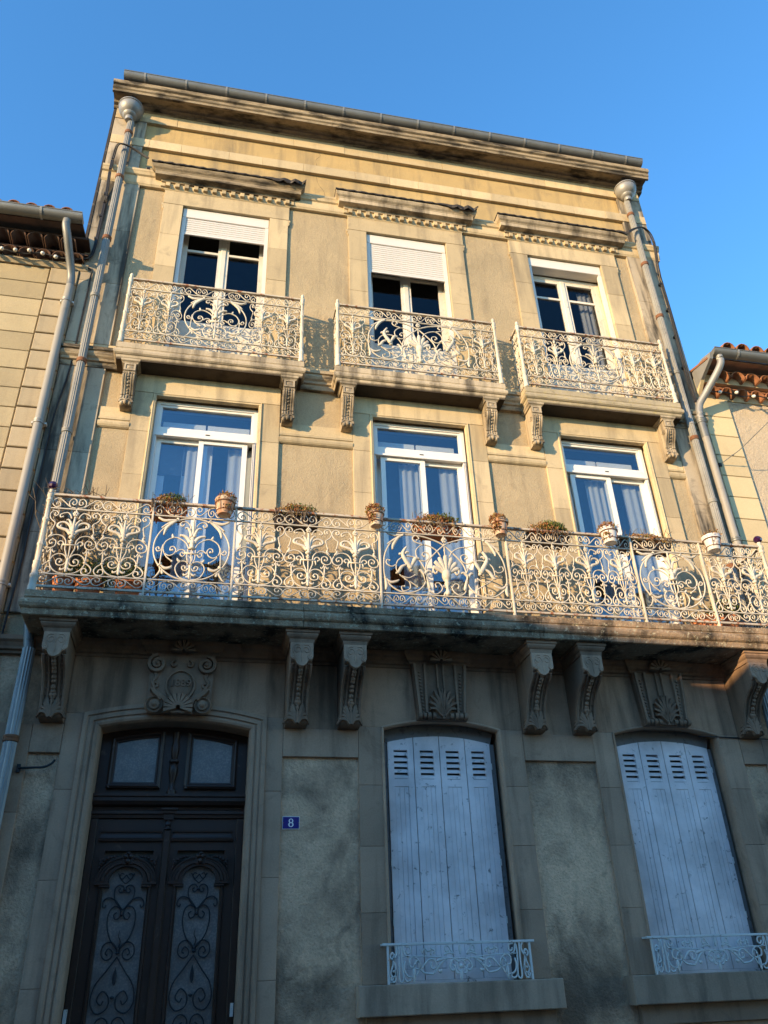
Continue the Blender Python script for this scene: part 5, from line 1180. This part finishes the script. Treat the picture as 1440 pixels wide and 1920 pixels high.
MB().tube(pr, .050, 14, 4).build('swan_neck', 'zinc_light', rh, True)
MB().lathe(RX - .14, -.10, [(.052, GZ), (.052, 6.80)], 16).build('downpipe', 'pvc_grey', rh, True)
MB().lathe(RX - .14, -.10, [(.054, 6.79), (.054, 7.14)], 16).build('pipe_joint', 'zinc', rh, True)
for zz in (7.07, 5.2, 3.2): collar(RX - .14, -.10, zz, .054, 'zinc', rh)
light_string('string of cream bulbs hanging below the orange tiled eave on the right', RX + .1, 7.4, -.16, 7.585, 12, 'bulb_white')
wb = [(RX - .07 + .02 * math.sin(k * .9), -.04, 7.25 - k * .22) for k in range(12)]
cable('facade_cable', 'black cable in the seam between the grey plastic pipe and the cream corner blocks', [(wb, .020)])
t = thing('stay_wire', 'thin wire stretched up from the seam across the cream corner blocks on the right', 'wire')
MB().tube([(RX + .02, -.02, 6.42), (RX + .2, -.25, 6.52), (5.6, -2.0, 7.6), (9.0, -6.0, 10.2)], .006, 5, 1).build('wire', 'zinc', t); MB().ell(RX + .14, -.17, 6.485, .02, .012, .012).build('turnbuckle', 'zinc', t); MB().box(RX + .0, RX + .04, -.035, .03, 6.39, 6.44).build('anchor', 'cable_black', t)
# ------------------------------------------------------------------ houses across the street
def opp_house(x0, x1, y, h, mat, roofmat, label, ridge, win=True, rz=0, px=None, eave=.35):
    o = thing('town_house', label, 'house')
    MB().box(x0, x1, y - 8, y, GZ, h).build('wall', mat, o)
    MB().add([(x0 - .05, y + eave, h - .05), (x1 + .05, y + eave, h - .05), (x1 + .05, y - 4, h + ridge), (x0 - .05, y - 4, h + ridge), (x0 - .05, y - 8.3, h - .05), (x1 + .05, y - 8.3, h - .05)], [(0, 1, 2, 3), (3, 2, 5, 4), (0, 3, 4), (1, 5, 2), (0, 4, 5, 1)]).build('roof', roofmat, o)
    if win:
        n = max(1, int((x1 - x0) / 2.4))
        for k in range(n):
            cx = x0 + (x1 - x0) * (k + .5) / n; z = GZ + 1.0
            while z + 2 < h:
                f = MB().box(cx - .62, cx + .62, y + .001, y + .05, z - .08, z + 1.78).build('window', 'old_white', o); MB().box(cx - .5, cx + .5, y + .051, y + .06, z, z + 1.65).build('pane', 'trough_dark', f); z += 3.0
    return o
OY = -10.2
opp_house(-8.2, -.6, OY, 5.4, 'pale_render', 'tile_orange', 'pale rendered house straight across the street from the door', 1.0)
opp_house(-.55, 8.0, OY, 5.0, 'ashlar_left', 'tile_dark', 'beige house across the street facing the shuttered windows', 1.0)
# shadow-casting row further along the street (towards the sun)
def shade_z(x, zz, y0=-.6):   # height at the plane of the opposite ridge that shades facade height zz
    return zz + (abs(OY) + 4 + y0) * (SUN.z / -SUN.y)
ax = SUN.x / -SUN.y; bz = SUN.z / -SUN.y; D = abs(OY) - .6
xs0 = lambda x: x + ax * D
hL = 4.02 + bz * D; 
def shade_house(xa, xb, za, zb_, mat, label):
    # flat-parapet house: street front at OY, its top edge shades the facade between x = xa..xb at heights za..zb_
    A, B = xs0(xa), xs0(xb); o = thing('town_house', label, 'house')
    ha, hb = za + bz * D, zb_ + bz * D
    MB().poly_xz([(A, GZ), (B, GZ), (B, hb), (A, ha)], OY - 7, OY).build('wall', mat, o)
    n = 4
    for k in range(n):
        cx = A + (B - A) * (k + .5) / n
        for z in (GZ + 1, GZ + 4): f = MB().box(cx - .6, cx + .6, OY + .001, OY + .05, z - .08, z + 1.75).build('window', 'old_white', o); MB().box(cx - .5, cx + .5, OY + .051, OY + .06, z, z + 1.65).build('pane', 'trough_dark', f)
    return o, ha, hb
shade_house(-9.5, .2, 4.12, 3.88, 'pale_render', 'long low pale house across the street well to the left')
shade_house(.22, 9.5, 3.76, 2.8, 'ashlar_left', 'low house with sloping parapet across the street further along')
# ------------------------------------------------------------------ plants on the balcony
def tuft(m, cx, cy, cz, rx, ry, rz, n, s, droop=0):
    for _ in range(n):
        a = random.uniform(0, 2 * math.pi); u = random.random() ** .5; h = random.random()
        p = Vector((cx + rx * u * math.cos(a), cy + ry * u * math.sin(a), cz + rz * (1 - .6 * u * u) * h - (droop * u ** 3 * random.random())))
        d = Vector((random.gauss(0, .6), random.gauss(0, .6), random.uniform(-.1, 1))).normalized(); q = d.cross(Vector((random.gauss(0, 1), random.gauss(0, 1), random.gauss(0, 1)))).normalized(); k = q.cross(d); L = s * random.uniform(.5, 1.7)
        m.add([p, p + d * L * .5 + q * L * .3, p + d * L * 1.2, p + d * L * .5 - q * L * .3, p + d * L * .5 + k * L * .22], [(0, 1, 4), (1, 2, 4), (2, 3, 4), (3, 0, 4)])
def stuffpart(o): o['kind'] = 'stuff'; return o
def trough(xa, xb, label, mat, n, green=0, lo=1.0):
    cx = (xa + xb) / 2; w = (xb - xa) / 2; y0, y1 = Yb + .032, Yb + .17; zt_ = 4.85; h = .14
    t = thing('flower_trough', label, 'flower trough', (0, 0, 0), 'flower troughs along the balcony rail')
    m = MB(); v = []
    for z, k in ((zt_ - h, .93), (zt_, 1.0)):
        v += [(cx - w * k, y0 + (1 - k) * .1, z), (cx + w * k, y0 + (1 - k) * .1, z), (cx + w * k, y1 - (1 - k) * .1, z), (cx - w * k, y1 - (1 - k) * .1, z)]
    m.add(v, [(3, 2, 1, 0), (4, 5, 6, 7), (0, 1, 5, 4), (1, 2, 6, 5), (2, 3, 7, 6), (3, 0, 4, 7)]); m.box(cx - w - .008, cx + w + .008, y0 - .006, y1 + .006, zt_ - .02, zt_ + .001)
    m.build('trough', mat, t)
    for x in (cx - w * .6, cx + w * .6): MB().tube([(x, Yb, 4.86), (x, Yb + .10, 4.83), (x, Yb + .18, 4.70), (x, Yb + .10, 4.695), (x, Yb + .02, 4.70)], .006, 5, 3).build('hanger', 'rust', t)
    m = MB(); tuft(m, cx, Yb + .055, zt_ + .005, w * 1.02, .10, .115 * lo, n, .019, .09); stuffpart(m.build('sedum', 'sedum', t))
    if green:
        m = MB(); tuft(m, cx + w * .25, Yb + .05, zt_ + .03, w * .7, .09, .11 * lo, green, .022, .05); stuffpart(m.build('sedum', 'leaf_green', t))
    m = MB()
    for i in range(16):
        x = cx + random.uniform(-w, w); L = random.uniform(.03, .13); yy = Yb - .02 - random.uniform(0, .03)
        m.tube([(x, Yb + .03, zt_ + .03), (x + random.gauss(0, .02), yy, zt_ + .01), (x + random.gauss(0, .03), yy - .01, zt_ - L)], .004, 4, 2)
    for i in range(14):
        x = cx + random.uniform(-w, w); m.tube([(x, Yb + .05, zt_), (x + random.gauss(0, .02), Yb + .04, zt_ + .09), (x + random.gauss(0, .03), Yb + .03, zt_ + random.uniform(.11, .17))], .003, 4, 2)
    stuffpart(m.build('trailing_stem', 'twig', t))
    return t
trough(-3.10, -2.73, 'dark trough of dry brown sedum just left of the terracotta streaked pot', 'terracotta', 1100, 260)
trough(-1.82, -1.34, 'dark trough of rusty sedum between the first and second hanging pots', 'trough_dark', 1400, 160)
trough(-.30, .24, 'terracotta trough of reddish sedum in front of the middle window', 'terracotta', 1600, 350, lo=1.1)
trough(1.02, 1.53, 'dark trough topped with green and brown sedum before the right hand wall panel', 'trough_dark', 1300, 700, lo=1.2)
trough(2.16, 2.80, 'dark trough of low orange sedum in front of the right window', 'trough_dark', 1300, lo=.6)
def hpot(x, label, mat, r, n, hang, twig=False):
    y = Yb - .085; z1 = 4.885; h = .185
    t = thing('hanging_pot', label, 'flower pot', (0, 0, 0), 'pots hung outside the balcony rail')
    MB().lathe(x, y, [(r * .70, z1 - h), (r * .72, z1 - h + .004), (r * .95, z1 - .045), (r * 1.06, z1 - .043), (r * 1.08, z1), (r * .98, z1), (r * .95, z1 - .03), (.01, z1 - .032)], 22).build('pot', mat, t, True)
    m = MB()
    for zz, k in ((z1 - .05, 1.03), (z1 - .14, .84)): m.tube([(x + r * k * math.cos(a), y + r * k * math.sin(a), zz) for a in [2 * math.pi * i / 20 for i in range(21)]], .0035, 5)
    for i in range(5): a = 2 * math.pi * i / 5 + .4; m.tube([(x + r * 1.03 * math.cos(a), y + r * 1.03 * math.sin(a), z1 - .045), (x + r * .86 * math.cos(a), y + r * .86 * math.sin(a), z1 - .14), (x + r * .5 * math.cos(a), y + r * .5 * math.sin(a), z1 - h - .008)], .0032, 5)
    m.tube([(x, y + r, z1 - .05), (x, Yb + .03, 4.87), (x, Yb + .035, 4.83)], .005, 5, 3); m.build('wire_basket', 'rust', t)
    m = MB()
    if n: tuft(m, x + hang * r * .4, y - .015, z1 - .012, r * 1.15, r * 1.15, .085, n, .018, .06); tuft(m, x + hang * r * .95, y - r * .45, z1 - .11, r * .45, r * .5, .12, n // 2, .018, .09); stuffpart(m.build('sedum', 'sedum', t))
    if twig:
        m = MB()
        for i in range(7):
            a = random.uniform(0, 6.28); p = Vector((x, y, z1 - .02)); d = Vector((math.cos(a) * .5, math.sin(a) * .3, 1)).normalized(); pts = [p]
            for k in range(4): d = (d + Vector((random.gauss(0, .35), random.gauss(0, .25), random.gauss(.05, .2)))).normalized(); p = p + d * .035; pts.append(p)
            m.tube(pts, .0035, 5, 2, lambda t: 1.1 - .8 * t)
            if i % 2: m.tube([pts[2], pts[2] + Vector((.03, 0, .02)), pts[2] + Vector((.055, .01, .028))], .0025, 4)
        m.build('bare_stem', 'twig', t)
    return t
hpot(-2.34, 'terracotta streaked hanging pot of dry sedum in front of the left window', 'pot_cream', .098, 500, .2)
hpot(-.745, 'cream hanging pot overgrown with reddish sedum at the left end of the scallop panel', 'pot_cream', .085, 900, -.5)
hpot(.652, 'cream hanging pot with sedum spilling over its left side beside the middle window', 'pot_cream', .088, 700, -.6)
hpot(1.955, 'white hanging pot with a little dry sedum in front of the right window', 'shutter_white', .098, 420, -.5)
hpot(3.255, 'white hanging pot with one bare branching stem near the right corner ball', 'shutter_white', .100, 160, 0, True)
# plants standing on the balcony floor
def bush(cx, cy, label, r, n, potmat, seed):
    random.seed(seed)
    t = thing('potted_bush', label, 'potted plant'); z0 = 3.79
    MB().lathe(cx, cy, [(.09, z0), (.095, z0 + .01), (.125, z0 + .17), (.14, z0 + .172), (.142, z0 + .21), (.13, z0 + .21), (.125, z0 + .19), (.01, z0 + .188)], 20).build('pot', potmat, t, True)
    m = MB()
    for k in range(9):
        a = k * .7; m.tube([(cx, cy, z0 + .18), (cx + .06 * math.cos(a), cy + .05 * math.sin(a), z0 + .28), (cx + r * .8 * math.cos(a), cy + r * .6 * math.sin(a), z0 + .36)], .005, 5, 2)
    m.build('stem', 'twig', t); m = MB()
    tuft(m, cx, cy, z0 + .20, r, r * .75, .26, n, .028); stuffpart(m.build('foliage', 'leaf_green', t)); return t
bush(-3.60, -.33, 'green bush in a terracotta pot behind the left end of the railing', .25, 900, 'terracotta', 4)
bush(-3.22, -.36, 'smaller green plant in a terracotta pot next to the bush at the left end', .19, 500, 'terracotta', 5)
bush(3.42, -.30, 'green plant in a terracotta pot behind the right end of the railing', .22, 600, 'terracotta', 6)
t = thing('planter_box', 'orange terracotta box standing on the balcony floor at the right end', 'planter'); MB().box(3.0, 3.25, -.45, -.25, 3.79, 3.95, .01).build('box', 'terracotta', t); m = MB(); tuft(m, 3.12, -.35, 3.94, .11, .08, .08, 120, .02); stuffpart(m.build('sedum', 'sedum', t)); MB().box(2.99, 3.26, -.46, -.24, 3.951, 3.965).build('rim', 'terracotta', t)
random.seed(11)
t = thing('bare_shrub', 'leafless tangled shrub behind the left corner post of the balcony', 'shrub', (0, 0, 0))
MB().lathe(-3.83, -.30, [(.08, 3.79), (.11, 4.0), (.12, 4.0), (.12, 4.03), (.01, 4.02)], 16).build('pot', 'terracotta', t, True)
m = MB()
for i in range(44):
    a = random.uniform(0, 6.28); p = Vector((-3.83 + .03 * math.cos(a), -.30 + .03 * math.sin(a), 4.02)); d = Vector((math.cos(a) * .16, math.sin(a) * .12, 1)).normalized(); pts = [p]; 
    for k in range(7): d = (d + Vector((random.gauss(0, .10 + .05 * k), random.gauss(0, .08 + .03 * k), random.gauss(0, .05)))).normalized(); p = p + d * .155; pts.append(p)
    m.tube(pts, .0075, 4, 1, lambda t: 1.1 - .7 * t)
    for j in (4, 5, 6): q = pts[j]; m.tube([q, q + Vector((random.gauss(0, .04), random.gauss(0, .03), .03)), q + Vector((random.gauss(0, .07), random.gauss(0, .05), .05))], .0038, 4)
m.build('branch', 'twig', t)
